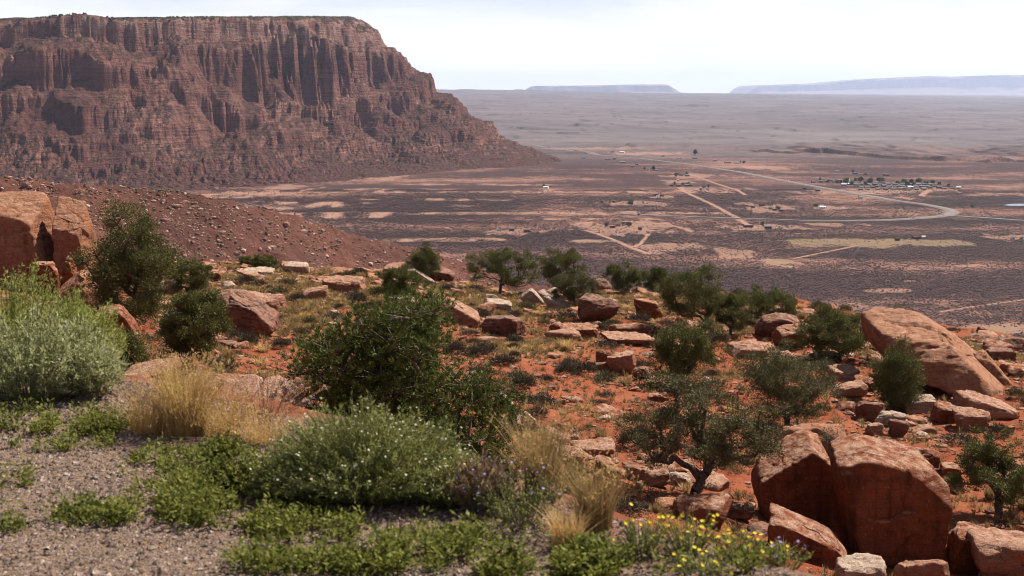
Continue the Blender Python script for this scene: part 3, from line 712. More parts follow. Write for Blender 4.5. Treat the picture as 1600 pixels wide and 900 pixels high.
def rock_geo(dims, style, seed, sub=5, poly=None, rough=1.0, strata=0.5, tilt=0.25, lean=0.02, topn=0.15, frac=1.5):
    rng = np.random.default_rng(seed)
    dr, faces = ico(sub)
    N, D, p = rock_planes(style, rng, poly, lean, topn)
    q = np.maximum(dr @ N.T, 1e-4) / D[None]
    r = 1.0 / (np.sum(q ** p, 1) ** (1.0 / p))
    V = dr * np.minimum(r, 1.9)[:, None]
    dims = np.asarray(dims, float) / 2; S = dims.mean()
    V = V * dims
    # broken faces: flat chips cut off edges and corners
    for _ in range(16 if sub < 5 else 30 if poly is None else 9):
        n3 = rdir(rng, 1)[0]; n3[2] = abs(n3[2]) * .8 if rng.random() < .6 else n3[2]; n3 = unit(n3); h = V @ n3; lim = h.max() * (1 - abs(rng.normal(0, .055)) * min(rough + .3, 1.1) - .003)
        V = V - np.maximum(h - lim, 0)[:, None] * n3 * .97
    # broad waves, cracks, bedding ledges
    o = np.array([seed * 3.1, seed * 1.7, 0]); u = V / S
    nrm = unit(V / dims ** 2)
    ax = unit(np.array([tilt * math.cos(seed), tilt * .4, 1.0])); h = u @ ax + .12 * perlin3(u * 1.3 + o, seed + 4)
    lay = h * 3.1 + seed * .37; fr_ = lay - np.floor(lay); k_ = _hash(np.floor(lay), 0 * lay, 0 * lay, seed) / 4294967295.0
    bed = (k_ - .5) * 1.3 - 1.2 * np.maximum(0, 1 - fr_ / .09) * (k_ > .35)
    lay2 = h * 13; bed = bed + .35 * (perlin3(np.stack([lay2, u[:, 0] * .6, u[:, 1] * .6], -1), seed + 6))
    side = 1 - np.abs(nrm @ ax) ** 2
    cr = np.abs(perlin3(u * np.array([1.1, 1.1, .45]) + o, seed + 8)); cr = -np.maximum(0, 1 - cr / .035) * (perlin3(u * .8 + o + 7, seed + 9) > .05)
    d = S * rough * (.03 * fbm3(u * 1.3 + o, 3, seed) + .016 * fbm3(u * 4.5 + o, 4, seed + 3, .6) + .035 * cr) + S * strata * .038 * bed * side
    if frac:
        up_ = u + .10 * np.stack([perlin3(u * 3 + o, seed + 11), perlin3(u * 3 + o, seed + 12), perlin3(u * 3 + o, seed + 13)], -1)
        f1, f2, idv = cells(up_ @ np.array([[1, 0, .25], [0, 1, .1], [-.25, -.1, 1]]) * np.array([1.15, 1.15, 2.1]) + o, seed + 20)
        g1, g2, idw = cells(up_ * np.array([2.6, 2.6, 4.6]) + o, seed + 30)
        d = d + S * frac * (.085 * (idv - .5) - .035 * np.maximum(0, 1 - (f2 - f1) / .07) + .03 * (idw - .5) - .012 * np.maximum(0, 1 - (g2 - g1) / .08))
    return V + nrm * d[:, None], faces
HERO = []          # footprints (x, y, r) so that small things keep clear
ANCH = []          # landmarks for labels
def boulder(name, box, style, mat, seed, label, d=None, depth=0.75, sub=5, sink=0.10, poly=None, anchor=None, yaw=0.0, cat='boulder', zoff=0.0, roll=0.0, **kw):
    px0, px1, y0, y1 = box
    pc = (px0 + px1) / 2
    if d is None: d = hit(pc, y1, dmin=12)
    a, bb = ray(pc, y1); X = a * d; zg = float(H(X, d))
    wdt = (px1 - px0) / F * d * 1.02; hgt = (y1 - y0) / F * d
    dep = wdt * depth; Yc = d + dep * 0.35; zt = EYE + ray(pc, y0)[1] * (d + dep * .3)
    zg = min(zg, float(H(X * Yc / d, Yc)), EYE + bb * d)
    hgt2 = max(zt - zg, hgt * .6) * 1.0 + zoff
    if poly is not None:
        q = np.array(poly, float); poly = np.stack([(q[:, 0] - pc) / ((px1 - px0) / 2), -(q[:, 1] - (y0 + y1) / 2) / ((y1 - y0) / 2)], -1)
    V, Fc = rock_geo((wdt, dep, hgt2 * (1 + sink)), style, seed, sub, poly, **kw)
    if roll:
        cr, sr = math.cos(roll), math.sin(roll); V = np.stack([V[:, 0] * cr - V[:, 2] * sr, V[:, 1], V[:, 0] * sr + V[:, 2] * cr], -1)
    V[:, 2] += hgt2 * (1 + sink) / 2 - hgt2 * sink
    o = mk(name, V, tris=Fc, mats=[mat], smooth=True)
    o.location = (X * Yc / d, Yc, zg); o.rotation_euler = (0, 0, yaw)
    tag(o, label, cat)
    HERO.append((X, Yc, max(wdt, dep) * .5))
    if anchor: ANCH.append((anchor, X * Yc / d, Yc))
    return o
B = boulder
# the big split block low on the right
B('boulder', (1290, 1467, 690, 885), 'poly', ROCK_RED, 101, 'largest block of red sandstone, tall sheer front with pale sunlit flaking top', sub=6, depth=.8, anchor='tallest red block', poly=[(1290, 702), (1345, 688), (1428, 706), (1469, 742), (1462, 885), (1330, 878), (1306, 800)], rough=.3, strata=.3, frac=.8, lean=-.02, topn=.1)
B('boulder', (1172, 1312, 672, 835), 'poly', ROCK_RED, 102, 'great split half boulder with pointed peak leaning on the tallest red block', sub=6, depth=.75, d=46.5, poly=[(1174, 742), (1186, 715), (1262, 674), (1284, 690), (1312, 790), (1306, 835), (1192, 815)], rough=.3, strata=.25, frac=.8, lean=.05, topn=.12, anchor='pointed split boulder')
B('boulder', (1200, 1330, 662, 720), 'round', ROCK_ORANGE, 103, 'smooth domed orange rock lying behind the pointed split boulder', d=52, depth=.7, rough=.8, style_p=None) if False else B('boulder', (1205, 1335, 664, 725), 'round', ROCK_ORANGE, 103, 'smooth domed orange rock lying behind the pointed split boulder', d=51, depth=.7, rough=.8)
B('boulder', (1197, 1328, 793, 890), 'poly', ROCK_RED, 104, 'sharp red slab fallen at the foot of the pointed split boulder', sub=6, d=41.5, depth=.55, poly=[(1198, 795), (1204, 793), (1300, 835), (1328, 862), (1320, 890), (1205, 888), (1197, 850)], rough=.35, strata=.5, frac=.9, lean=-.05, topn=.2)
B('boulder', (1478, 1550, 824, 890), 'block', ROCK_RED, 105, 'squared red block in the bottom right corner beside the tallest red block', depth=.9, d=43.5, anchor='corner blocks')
B('boulder', (1515, 1650, 838, 905), 'block', ROCK_PINK, 106, 'flat topped pinkish block cut off by the right edge of the view', depth=.8, d=42)
B('boulder', (1300, 1385, 868, 908), 'slab', ROCK_PALE, 191, 'pale crusted ledge rock at the bottom edge under the tallest red block', d=39.5, depth=.7)
B('boulder', (1392, 1478, 874, 912), 'round', ROCK_PINK, 199, 'low brown pink rock at the bottom edge right of the pale crusted ledge', d=39.5, depth=.7)
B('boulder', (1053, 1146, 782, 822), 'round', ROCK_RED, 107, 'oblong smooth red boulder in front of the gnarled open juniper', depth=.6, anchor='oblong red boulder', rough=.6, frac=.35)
B('boulder', (1128, 1182, 786, 815), 'shard', ROCK_DARK, 108, 'small dark boulder behind the oblong red boulder', depth=.8)
B('boulder', (1160, 1215, 815, 875), 'shard', ROCK_DARK, 109, 'dark broken rock wedged left of the fallen sharp red slab', depth=.8, d=43)
# right side of the terrace
B('boulder', (1346, 1592, 494, 622), 'poly', ROCK_ORANGE, 111, 'enormous tilted orange sandstone slab, the biggest rock on the right', sub=6, d=72, depth=.62, poly=[(1350, 500), (1372, 495), (1440, 497), (1500, 528), (1592, 606), (1585, 620), (1500, 618), (1420, 590), (1365, 540)], rough=.9, strata=1.2, frac=.95, tilt=.7, lean=.9, topn=.35, sink=.12, anchor='enormous tilted slab')
B('boulder', (1438, 1528, 507, 560), 'poly', ROCK_ORANGE, 112, 'rounded red ridge of rock riding on top of the enormous tilted slab', d=77, depth=.5, poly=[(1440, 512), (1470, 508), (1520, 535), (1528, 550), (1510, 560), (1450, 545)], lean=.3)
B('boulder', (1512, 1600, 545, 622), 'poly', ROCK_ORANGE, 113, 'narrow red fin running down the right end of the enormous tilted slab', d=74, depth=.5, poly=[(1515, 550), (1535, 545), (1598, 612), (1590, 622), (1545, 612)], lean=.3)
B('boulder', (1480, 1588, 612, 655), 'wedge_right', ROCK_PINK, 114, 'broad pink boulder just below the enormous tilted slab', depth=.7, rough=1.0, anchor='broad pink boulder')
B('boulder', (1490, 1545, 636, 672), 'slab', ROCK_PINK, 115, 'flat pink rock perched on thin ledges with a deep shadow on its left', depth=.7)
B('boulder', (1455, 1500, 632, 662), 'block', ROCK_RED, 116, 'dark red cube shaped rock left of the flat perched pink rock', depth=.8)
B('boulder', (1404, 1458, 618, 645), 'slab', ROCK_PALE, 117, 'pale flat topped slab lying on smaller stones below the enormous slab', depth=.7, anchor='pale flat topped slab')
B('boulder', (1338, 1380, 628, 660), 'block', ROCK_DARK, 118, 'nearly black squarish rock below the round green juniper', depth=.8)
B('boulder', (1364, 1408, 641, 668), 'shard', ROCK_PALE, 119, 'white topped boulder with pale crust standing in red soil', depth=.8)
B('boulder', (1388, 1420, 655, 685), 'shard', ROCK_DARK, 120, 'brown broken boulder against the right of the white topped boulder', depth=.9)
B('boulder', (1350, 1380, 662, 682), 'round', ROCK_PINK, 121, 'low rounded pink rock below the white topped boulder', depth=.8)
B('boulder', (1408, 1472, 700, 733), 'round', ROCK_RED, 122, 'low hollowed red boulder behind the tallest red block', depth=.7)
B('boulder', (1468, 1500, 722, 745), 'slab', ROCK_RED, 123, 'flat red rock right of the low hollowed boulder', depth=.8)
B('boulder', (1482, 1508, 752, 772), 'shard', ROCK_PALE, 124, 'cream coloured rock left of the leaning corner juniper', depth=.8)
B('boulder', (1178, 1257, 488, 527), 'poly', ROCK_DARK, 125, 'dark lens shaped boulder with pale striped top near the right rim', depth=.6, poly=[(1180, 515), (1192, 495), (1215, 489), (1250, 500), (1257, 515), (1245, 527), (1185, 527)], anchor='dark lens shaped boulder')
B('boulder', (1210, 1262, 505, 545), 'slab', ROCK_RED, 126, 'layered red rock in front of the dark lens shaped boulder', depth=.8)
B('boulder', (1145, 1210, 535, 560), 'slab', ROCK_PINK, 127, 'thin stacked pink slabs left of the layered red rock', depth=.8)
B('boulder', (1150, 1172, 478, 512), 'shard', ROCK_PINK, 128, 'upright pointed pink stone between the rim trees', depth=.7)
B('boulder', (1295, 1345, 572, 596), 'slab', ROCK_PINK, 129, 'flat pink slab on the slope left of the round green juniper', depth=.9)
B('boulder', (1300, 1350, 600, 625), 'round', ROCK_PINK, 130, 'smooth pink rock on the slope under the flat pink slab', depth=.9)
B('boulder', (1330, 1366, 585, 612), 'slab', ROCK_RED, 131, 'flat reddish rock just left below the round green juniper', depth=.8)
B('boulder', (1500, 1560, 522, 548), 'shard', ROCK_DARK, 132, 'brown jagged outcrop at the right rim behind the enormous slab', d=93, depth=.8)
B('boulder', (1545, 1625, 528, 560), 'shard', ROCK_DARK, 133, 'dark outcrop at the far right rim', d=90, depth=.8)
B('boulder', (1535, 1585, 545, 575), 'block', ROCK_DARK, 134, 'squat brown rock in front of the right rim outcrops', d=84, depth=.8)
B('boulder', (1560, 1640, 570, 600), 'slab', ROCK_PINK, 135, 'pale pink ledge at the right edge beside the enormous slab', d=80, depth=.8)
# middle of the terrace
B('boulder', (690, 752, 466, 508), 'poly', ROCK_PINK, 141, 'leaning wedge with dark shaded left face and bright right slope', depth=.7, poly=[(691, 468), (700, 466), (748, 490), (752, 504), (735, 508), (698, 502)], lean=.15, anchor='leaning wedge rock')
B('boulder', (752, 817, 494, 524), 'block', ROCK_DARK, 142, 'dark boxy boulder with crusted pale top right of the leaning wedge', depth=.7, anchor='dark boxy boulder')
B('boulder', (756, 800, 466, 488), 'slab', ROCK_PALE, 143, 'pale flat rock behind the dark boxy boulder', depth=.8)
B('boulder', (812, 852, 448, 476), 'poly', ROCK_PALE, 144, 'leaning pale slab, left one of the crossed pair', depth=.5, poly=[(813, 462), (830, 449), (852, 470), (848, 476), (820, 474)])
B('boulder', (838, 892, 452, 482), 'poly', ROCK_PALE, 145, 'long leaning slab, right one of the crossed pair', depth=.5, poly=[(838, 456), (850, 453), (890, 475), (888, 482), (860, 480)])
B('boulder', (850, 888, 452, 472), 'slab', ROCK_PINK, 146, 'pink slab behind the crossed pair of leaning slabs', depth=.6)
B('boulder', (902, 966, 466, 504), 'shard', ROCK_DARK, 147, 'large cracked boulder with vertical stripes in the middle of the terrace', depth=.7, strata=1.4, tilt=2.0, anchor='cracked striped boulder')
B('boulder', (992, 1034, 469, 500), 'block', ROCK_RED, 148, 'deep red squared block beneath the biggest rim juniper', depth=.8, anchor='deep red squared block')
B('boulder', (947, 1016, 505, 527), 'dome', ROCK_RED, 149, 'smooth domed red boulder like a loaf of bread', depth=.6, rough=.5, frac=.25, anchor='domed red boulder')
B('boulder', (946, 1018, 522, 538), 'slab', ROCK_PINK, 150, 'low pink ledge under the domed red boulder', depth=.8)
B('boulder', (866, 934, 505, 528), 'slab', ROCK_RED, 151, 'broad flat red slab left of the domed red boulder', depth=.7)
B('boulder', (890, 936, 512, 532), 'round', ROCK_RED, 152, 'dark red boulder in front of the broad flat red slab', depth=.7)
B('boulder', (850, 908, 516, 532), 'round', ROCK_PINK, 153, 'low pink rock left of the dark red boulder', depth=.8)
B('boulder', (930, 955, 545, 572), 'round', ROCK_RED, 154, 'round brown rock, upper left of the boulder cluster', depth=.8)
B('boulder', (950, 995, 552, 585), 'shard', ROCK_PINK, 155, 'layered boulder at the centre of the boulder cluster', depth=.8, strata=1.2, anchor='layered cluster boulder')
B('boulder', (988, 1018, 572, 594), 'shard', ROCK_DARK, 156, 'dark pointed rock, lower right of the boulder cluster', depth=.8)
B('boulder', (930, 962, 566, 582), 'block', ROCK_DARK, 157, 'dark low rock, lower left of the boulder cluster', depth=.8)
B('boulder', (914, 968, 413, 442), 'shard', ROCK_DARK, 158, 'dark jagged outcrop standing on the terrace rim', depth=.8, anchor='dark rim outcrop')
B('boulder', (634, 682, 417, 446), 'poly', ROCK_PALE, 159, 'long pale slab leaning at the rim right of the dark rim bush', depth=.4, poly=[(635, 419), (645, 417), (681, 440), (680, 446), (665, 445)])
B('boulder', (668, 712, 416, 440), 'slab', ROCK_DARK, 160, 'brown layered rock on the rim right of the long pale slab', depth=.8)
B('boulder', (606, 650, 464, 490), 'shard', ROCK_PALE, 161, 'white crusted rock behind the top of the big pine', depth=.7)
B('boulder', (634, 660, 460, 480), 'wedge_right', ROCK_PINK, 162, 'brownish wedge right of the white crusted rock', depth=.7)
B('boulder', (662, 690, 490, 525), 'shard', ROCK_PALE, 163, 'upright pale stone showing right of the big pine top', depth=.6)
B('boulder', (772, 816, 608, 668), 'poly', ROCK_PALE, 164, 'tall leaning pale slab at the right side of the big pine', depth=.5, poly=[(773, 612), (782, 608), (810, 640), (816, 662), (800, 668), (774, 660)], anchor='tall leaning pale slab')
B('boulder', (798, 838, 642, 670), 'shard', ROCK_PALE, 165, 'speckled cream boulder right of the tall leaning pale slab', depth=.8, rough=1.5)
B('boulder', (768, 832, 714, 775), 'poly', ROCK_RED, 166, 'dark red wedge pointing left under the big pine branches', depth=.6, d=36, poly=[(769, 718), (780, 714), (826, 752), (832, 770), (810, 775), (785, 755)])
B('boulder', (850, 916, 699, 728), 'slab', ROCK_PINK, 167, 'flat overhanging ledge rock behind the small dense bush', depth=.7, anchor='overhanging ledge rock')
B('boulder', (930, 972, 716, 745), 'wedge_right', ROCK_RED, 168, 'red brown wedge of rock right of the overhanging ledge', depth=.8)
B('boulder', (915, 945, 738, 768), 'shard', ROCK_DARK, 169, 'dark undercut rock below the red brown wedge', depth=.8)
B('boulder', (975, 1015, 725, 752), 'round', ROCK_PINK, 170, 'rounded pale pink boulder left of the open juniper, nearer its shadow', depth=.8)
B('boulder', (1008, 1046, 732, 760), 'round', ROCK_PINK, 171, 'rounded pink boulder just left of the open juniper trunk', depth=.8)
B('boulder', (1040, 1080, 738, 762), 'round', ROCK_PALE, 172, 'whitish boulder directly behind the open juniper trunk', depth=.8)
B('boulder', (985, 1012, 810, 835), 'round', ROCK_PALE, 173, 'small striped pale rock behind the yellow flowers', depth=.8)
B('boulder', (890, 965, 690, 712), 'slab', ROCK_PINK, 174, 'thin pink ledge sticking out of the slope below the red clearing', depth=.8)
# left of the terrace
B('boulder', (-70, 97, 302, 415), 'poly', ROCK_ORANGE, 387, 'huge cracked orange block at the left edge, larger half left of the crack', sub=6, d=80, depth=.6, poly=[(-75, 304), (40, 302), (70, 306), (80, 330), (101, 385), (112, 418), (-75, 414)], rough=.2, strata=.9, frac=.8, lean=.3, topn=.3, sink=.1, anchor='huge cracked block')
B('boulder', (76, 152, 306, 440), 'poly', ROCK_ORANGE, 182, 'tall narrower half of the cracked block, right of the dark crack', sub=6, d=80, depth=.9, poly=[(76, 307), (132, 317), (153, 405), (150, 440), (94, 438), (92, 370)], rough=.2, strata=.8, frac=.8, lean=.12, topn=.3, sink=.1)
B('boulder', (56, 96, 408, 440), 'shard', ROCK_RED, 183, 'small dark rock under the larger half of the cracked block', d=74)
B('boulder', (90, 130, 396, 432), 'poly', ROCK_RED, 184, 'pyramid shaped red rock under the crack of the huge block', d=75, poly=[(90, 430), (104, 398), (110, 397), (130, 425), (128, 432)])
B('boulder', (88, 166, 420, 474), 'poly', ROCK_ORANGE, 185, 'broad sunlit orange rock in front of the pyramid shaped rock', d=69, depth=.6, poly=[(90, 440), (128, 421), (160, 436), (166, 455), (160, 474), (95, 468)], rough=.6, lean=.8, anchor='broad sunlit orange rock')
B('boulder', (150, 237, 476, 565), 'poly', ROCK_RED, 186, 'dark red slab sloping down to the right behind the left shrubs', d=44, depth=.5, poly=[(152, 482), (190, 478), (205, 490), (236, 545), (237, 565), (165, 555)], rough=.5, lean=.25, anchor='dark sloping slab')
B('boulder', (324, 432, 452, 522), 'poly', ROCK_DARK, 187, 'big dark varnished boulder with sharp nose right of the left junipers', sub=6, depth=.7, poly=[(326, 490), (336, 462), (366, 453), (405, 470), (430, 495), (432, 512), (400, 520), (335, 522)], strata=.8, anchor='dark varnished boulder')
B('boulder', (378, 448, 458, 490), 'slab', ROCK_PINK, 188, 'pink sunlit slab behind the dark varnished boulder', depth=.7)
B('boulder', (405, 436, 488, 516), 'shard', ROCK_DARK, 189, 'grey faced rock leaning on the right end of the varnished boulder', depth=.8)
B('boulder', (470, 512, 448, 470), 'slab', ROCK_PINK, 190, 'pale pink slab in the golden grass right of the varnished boulder', depth=.8)
B('boulder', (500, 568, 432, 456), 'slab', ROCK_PINK, 191, 'wide flat pink slab among golden grass near the rim', depth=.8, anchor='wide flat pink slab')
B('boulder', (322, 348, 424, 440), 'block', ROCK_RED, 192, 'small boxy red rock near the rim right of the left junipers', depth=.8)
B('boulder', (440, 482, 408, 420), 'slab', ROCK_PALE, 193, 'low whitish rock on the rim right of the two round rim bushes', d=113, depth=.9)
B('boulder', (600, 640, 408, 420), 'slab', ROCK_PINK, 194, 'low pinkish rock on the rim left of the dark rim bush', d=112, depth=.9)
B('boulder', (376, 430, 418, 432), 'slab', ROCK_PALE, 195, 'flat grey white rock under the two round rim bushes', depth=.9)
B('boulder', (256, 285, 432, 462), 'shard', ROCK_PALE, 196, 'white rock showing between the two left junipers', depth=.8)
B('boulder', (238, 280, 408, 432), 'block', ROCK_PINK, 197, 'pinkish rock behind the left junipers near the rim', depth=.8)
B('boulder', (255, 320, 520, 566), 'shard', ROCK_RED, 198, 'shaded reddish rock half hidden under the lower left juniper', depth=.8, d=63)
# ledge on the near slope left
for (bx, sd, lb) in (((180, 272, 566, 640), 201, 'rounded pink rock hump behind the tall straw grass'), ((276, 345, 582, 628), 202, 'sloping pink ledge rock right of the straw grass'),
                     ((330, 412, 584, 640), 203, 'smooth pink whaleback rock in the near ledge'), ((392, 492, 590, 645), 204, 'long fissured pink rock at the right of the near ledge'),
                     ((296, 362, 628, 662), 205, 'lower pink slab at the front of the near ledge'), ((440, 508, 628, 668), 206, 'dark fronted ledge rock beside the big pine'), ((372, 450, 636, 668), 207, 'low pink slab hidden behind the dry stems')):
    B('boulder', bx, 'slab', ROCK_PINK, sd, lb, frac=.9, d=18.5 + (sd % 3) * .8, depth=1.1, rough=1.0, anchor='pink whaleback rock' if sd == 203 else None)

# loose rocks, each one its own
def ordinal(i): return ['nearest', 'second nearest', 'third nearest', 'fourth nearest', 'fifth nearest', 'sixth nearest', 'seventh nearest', 'eighth nearest', 'ninth nearest', 'tenth nearest'][min(i, 9)]
PEND = []
def pend(o, base, x, y, cat, group): PEND.append((o, base, x, y, cat, group))
def rand_spots(rng, n, ylo=27, yhi=117, pxlo=-80, pxhi=1680, minr=0.0, dens=None, bias=1.0):
    out = np.zeros((0, 3)); hero = np.array(HERO)
    for _ in range(60):
        m_ = max(4 * n, 2000)
        y = (ylo ** (2 * bias) + (yhi ** (2 * bias) - ylo ** (2 * bias)) * rng.random(m_)) ** (1 / (2 * bias)); px = rng.uniform(pxlo, pxhi, m_); x = (px - 800) / F * y
        z = H(x, y); ok = y < rim(x, y) - 1
        ok &= ~((px < 150) & (y > 60) & (rng.random(m_) < .7))
        if dens is not None: ok &= rng.random(m_) < dens(*project(x, y, z), x, y)
        x, y, z = x[ok], y[ok], z[ok]
        if len(x):
            dd = (x[:, None] - hero[None, :, 0]) ** 2 + (y[:, None] - hero[None, :, 1]) ** 2
            ok = (dd > (hero[None, :, 2] * .9 + minr) ** 2).all(1); c = np.stack([x, y, z], -1)[ok]
            if minr:
                for q in c:
                    if len(out) >= n: break
                    if len(out) == 0 or ((out[:, :2] - q[:2]) ** 2).sum(1).min() > minr * minr: out = np.vstack([out, q])
            else: out = np.vstack([out, c])
        if len(out) >= n: break
    return [tuple(float(v) for v in q) for q in out[:n]]
def cluster(px, py):
    L = [(1420, 600, 160, 90), (1250, 540, 120, 50), (880, 460, 150, 40), (620, 430, 200, 25), (980, 740, 120, 50), (1380, 680, 130, 50), (1560, 560, 60, 60), (800, 440, 150, 30), (330, 440, 110, 40), (900, 720, 100, 60), (1180, 500, 120, 30), (290, 500, 60, 70)]
    m_ = 0 * px
    for a, b_, c, d_ in L: m_ = np.maximum(m_, 1 - np.hypot((px - a) / c, (py - b_) / d_))
    return m_
rng = np.random.default_rng(21)
protos = {}
for k in range(12):
    st = ['shard', 'shard', 'round', 'slab', 'wedge_right', 'shard', 'block'][k % 7]; mt = [ROCK_PINK, ROCK_RED, ROCK_DARK, ROCK_PALE][k % 4]
    V, Fc = rock_geo((1.0, .85, .62), st, 300 + k, 4, strata=.8, rough=1.2); V[:, 2] += .2
    protos[k] = (V, Fc, mt)
RNAME = {0: 'pink', 1: 'red', 2: 'dark brown', 3: 'pale'}
first = {}
for i, (x, y, z) in enumerate(rand_spots(rng, 285, minr=.7, bias=.75, dens=lambda px, py, x, y: .10 + 1.2 * cluster(px, py))):
    k = int(rng.integers(0, 12)); sz = float(np.clip(rng.lognormal(-.35, .45), .35, 1.7)) * (.75 + y / 260)
    if k not in first:
        V, Fc, mt = protos[k]; o = mk('rock', V, tris=Fc, mats=[mt], smooth=True); first[k] = o
    else:
        o = first[k].copy(); COL.objects.link(o)
    o.location = (x, y, z - .13 * sz); o.scale = (sz, sz * rng.uniform(.7, 1.1), sz * rng.uniform(.6, 1.0)); o.rotation_euler = (rng.normal(0, .15), rng.normal(0, .2), rng.uniform(0, 6.28))
    HERO.append((x, y, sz * .4))
    pend(o, '%s %s rock' % ('small' if sz < .75 else 'medium' if sz < 1.15 else 'larger', RNAME[k % 4]), x, y, 'rock', 'loose rocks scattered over the terrace')
firstl = {}
for i, (x, y, z) in enumerate(rand_spots(rng, 190, minr=.45, bias=.85, dens=lambda px, py, x, y: .06 + 1.2 * cluster(px, py))):
    k = int(rng.integers(0, 6)); sz = float(np.clip(rng.lognormal(.05, .4), .6, 2.2)) * (.8 + y / 300)
    if k not in firstl:
        V, Fc = rock_geo((1.0, .8, .3), 'slab', 350 + k, 4, strata=1.0, rough=1.2, frac=1.6); V[:, 2] += .06
        o = mk('flat_rock', V, tris=Fc, mats=[(ROCK_PINK, ROCK_RED, ROCK_ORANGE)[k % 3]], smooth=True); firstl[k] = o
    else:
        o = firstl[k].copy(); COL.objects.link(o)
    o.location = (x, y, z - .02); o.scale = (sz, sz * rng.uniform(.6, 1.1), sz * rng.uniform(.7, 1.3)); o.rotation_euler = (rng.normal(.08, .1), rng.normal(.14, .1), rng.normal(.4, .5))
    HERO.append((x, y, sz * .35))
    pend(o, '%s flat %s slab' % ('small' if sz < 1 else 'wide', ('pink', 'red', 'orange')[k % 3]), x, y, 'flat rock', 'flat ledge slabs lying in the red soil')
# stones below that size
def stone_field(name, pts, sizes, rng, mats, label, sub=1):
    dr, fc = ico(sub); n = len(pts); nv = len(dr)
    sc = sizes[:, None] * rng.uniform(.6, 1.2, (n, 3)) * np.array([1, 1, .65]) * .5
    V = dr[None] * rng.uniform(.72, 1.2, (n, nv, 1)) * sc[:, None]
    an = rng.uniform(0, 6.28, n); c, s_ = np.cos(an)[:, None], np.sin(an)[:, None]
    V = np.stack([V[..., 0] * c - V[..., 1] * s_, V[..., 0] * s_ + V[..., 1] * c, V[..., 2]], -1) + pts[:, None]
    T = (fc[None] + (np.arange(n) * nv)[:, None, None]).reshape(-1, 3)
    mi = np.repeat(rng.integers(0, len(mats), n), len(fc))
    return tag(mk(name, V.reshape(-1, 3), tris=T, mats=mats, midx=mi), label, name.replace('_', ' '), kind='stuff')
sp = np.array(rand_spots(rng, 13000, bias=.9, dens=lambda px, py, x, y: .3 + 1.1 * cluster(px, py)))
stone_field('stones', sp, np.clip(rng.lognormal(-1.45, .5, len(sp)), .08, .6) * (.7 + sp[:, 1] / 200), rng, [ROCK_PINK, ROCK_RED, ROCK_DARK, ROCK_RED, ROCK_RED], 'small stones strewn over the red terrace soil')
# rubble on the talus ridge
n = 42000
rpx = rng.uniform(-60, 820, n); rd_ = np.interp(rpx, RPX, RD) - rng.uniform(-15, 300, n)
kk = fbm2(rpx / 40, rd_ / 50, 3, 68) + rng.normal(0, .25, n) > -.3; rpx, rd_ = rpx[kk], rd_[kk]; n = len(rpx)
rx = (rpx - 800) / F * rd_; rz = Hm(rx, rd_)
TALD = flat_mat('talus_stone', (0.2, 0.1, 0.075), (0.34, 0.19, 0.14), 0.8); TALP = flat_mat('pale_talus_stone', (0.40, 0.27, 0.21), (0.48, 0.34, 0.27), 0.8); TALB = flat_mat('brown_talus_stone', (0.12, 0.06, 0.05), (0.2, 0.1, 0.08), 0.8)
stone_field('rubble', np.stack([rx, rd_, rz], -1), np.clip(rng.lognormal(-.3, .6, n), .25, 4.0), rng, [TALD, TALP, TALB, TALB, TALD], 'broken rock covering the brown talus ridge')
V, Q, T = blob_field(np.stack([rx, rd_, rz], -1)[:4000], rng.uniform(.3, .8, 4000), rng.uniform(.3, .8, 4000), rng)
tag(mk('brush', V, Q, T, [L_GBRUSH]), 'dark low brush dotted over the talus ridge', 'brush', kind='stuff')

# ------------------------------------------------------------------ trees
def skeleton(rng, clumps, trunk_h, lean, H_):
    nodes = [np.zeros(3)]; par = [-1]
    top = np.array([lean[0], lean[1], trunk_h]); ns = 4
    for k in range(1, ns + 1):
        nodes.append(top * k / ns + np.array([*rng.normal(0, .05 * trunk_h, 2), 0])); par.append(len(nodes) - 2)
    ends = []
    for c in sorted(clumps, key=lambda c: np.linalg.norm(c - top)):
        A = np.array(nodes[2:]); dv = c - A; L = np.linalg.norm(dv, axis=1)
        cost = L + .6 * np.maximum(A[:, 2] - c[2] + .05 * H_, 0) + .25 * np.linalg.norm(A - top, axis=1)
        j = int(np.argmin(cost)) + 2; a = nodes[j]; L = np.linalg.norm(c - a); m_ = max(2, int(L / (H_ * .075)))
        off = rng.normal(0, .13 * L, 3); sag = np.array([0, 0, .10 * L]); prev = j
        for q in range(1, m_ + 1):
            t = q / m_; p = a + (c - a) * t + (off + sag) * math.sin(math.pi * t) + rng.normal(0, .02 * H_, 3) * (t < 1)
            nodes.append(p); par.append(prev); prev = len(nodes) - 1
        ends.append(prev)
    cnt = np.zeros(len(nodes))
    for e in ends:
        k = e
        while k >= 0: cnt[k] += 1; k = par[k]
    return np.array(nodes), np.array(par), np.maximum(cnt, 1)
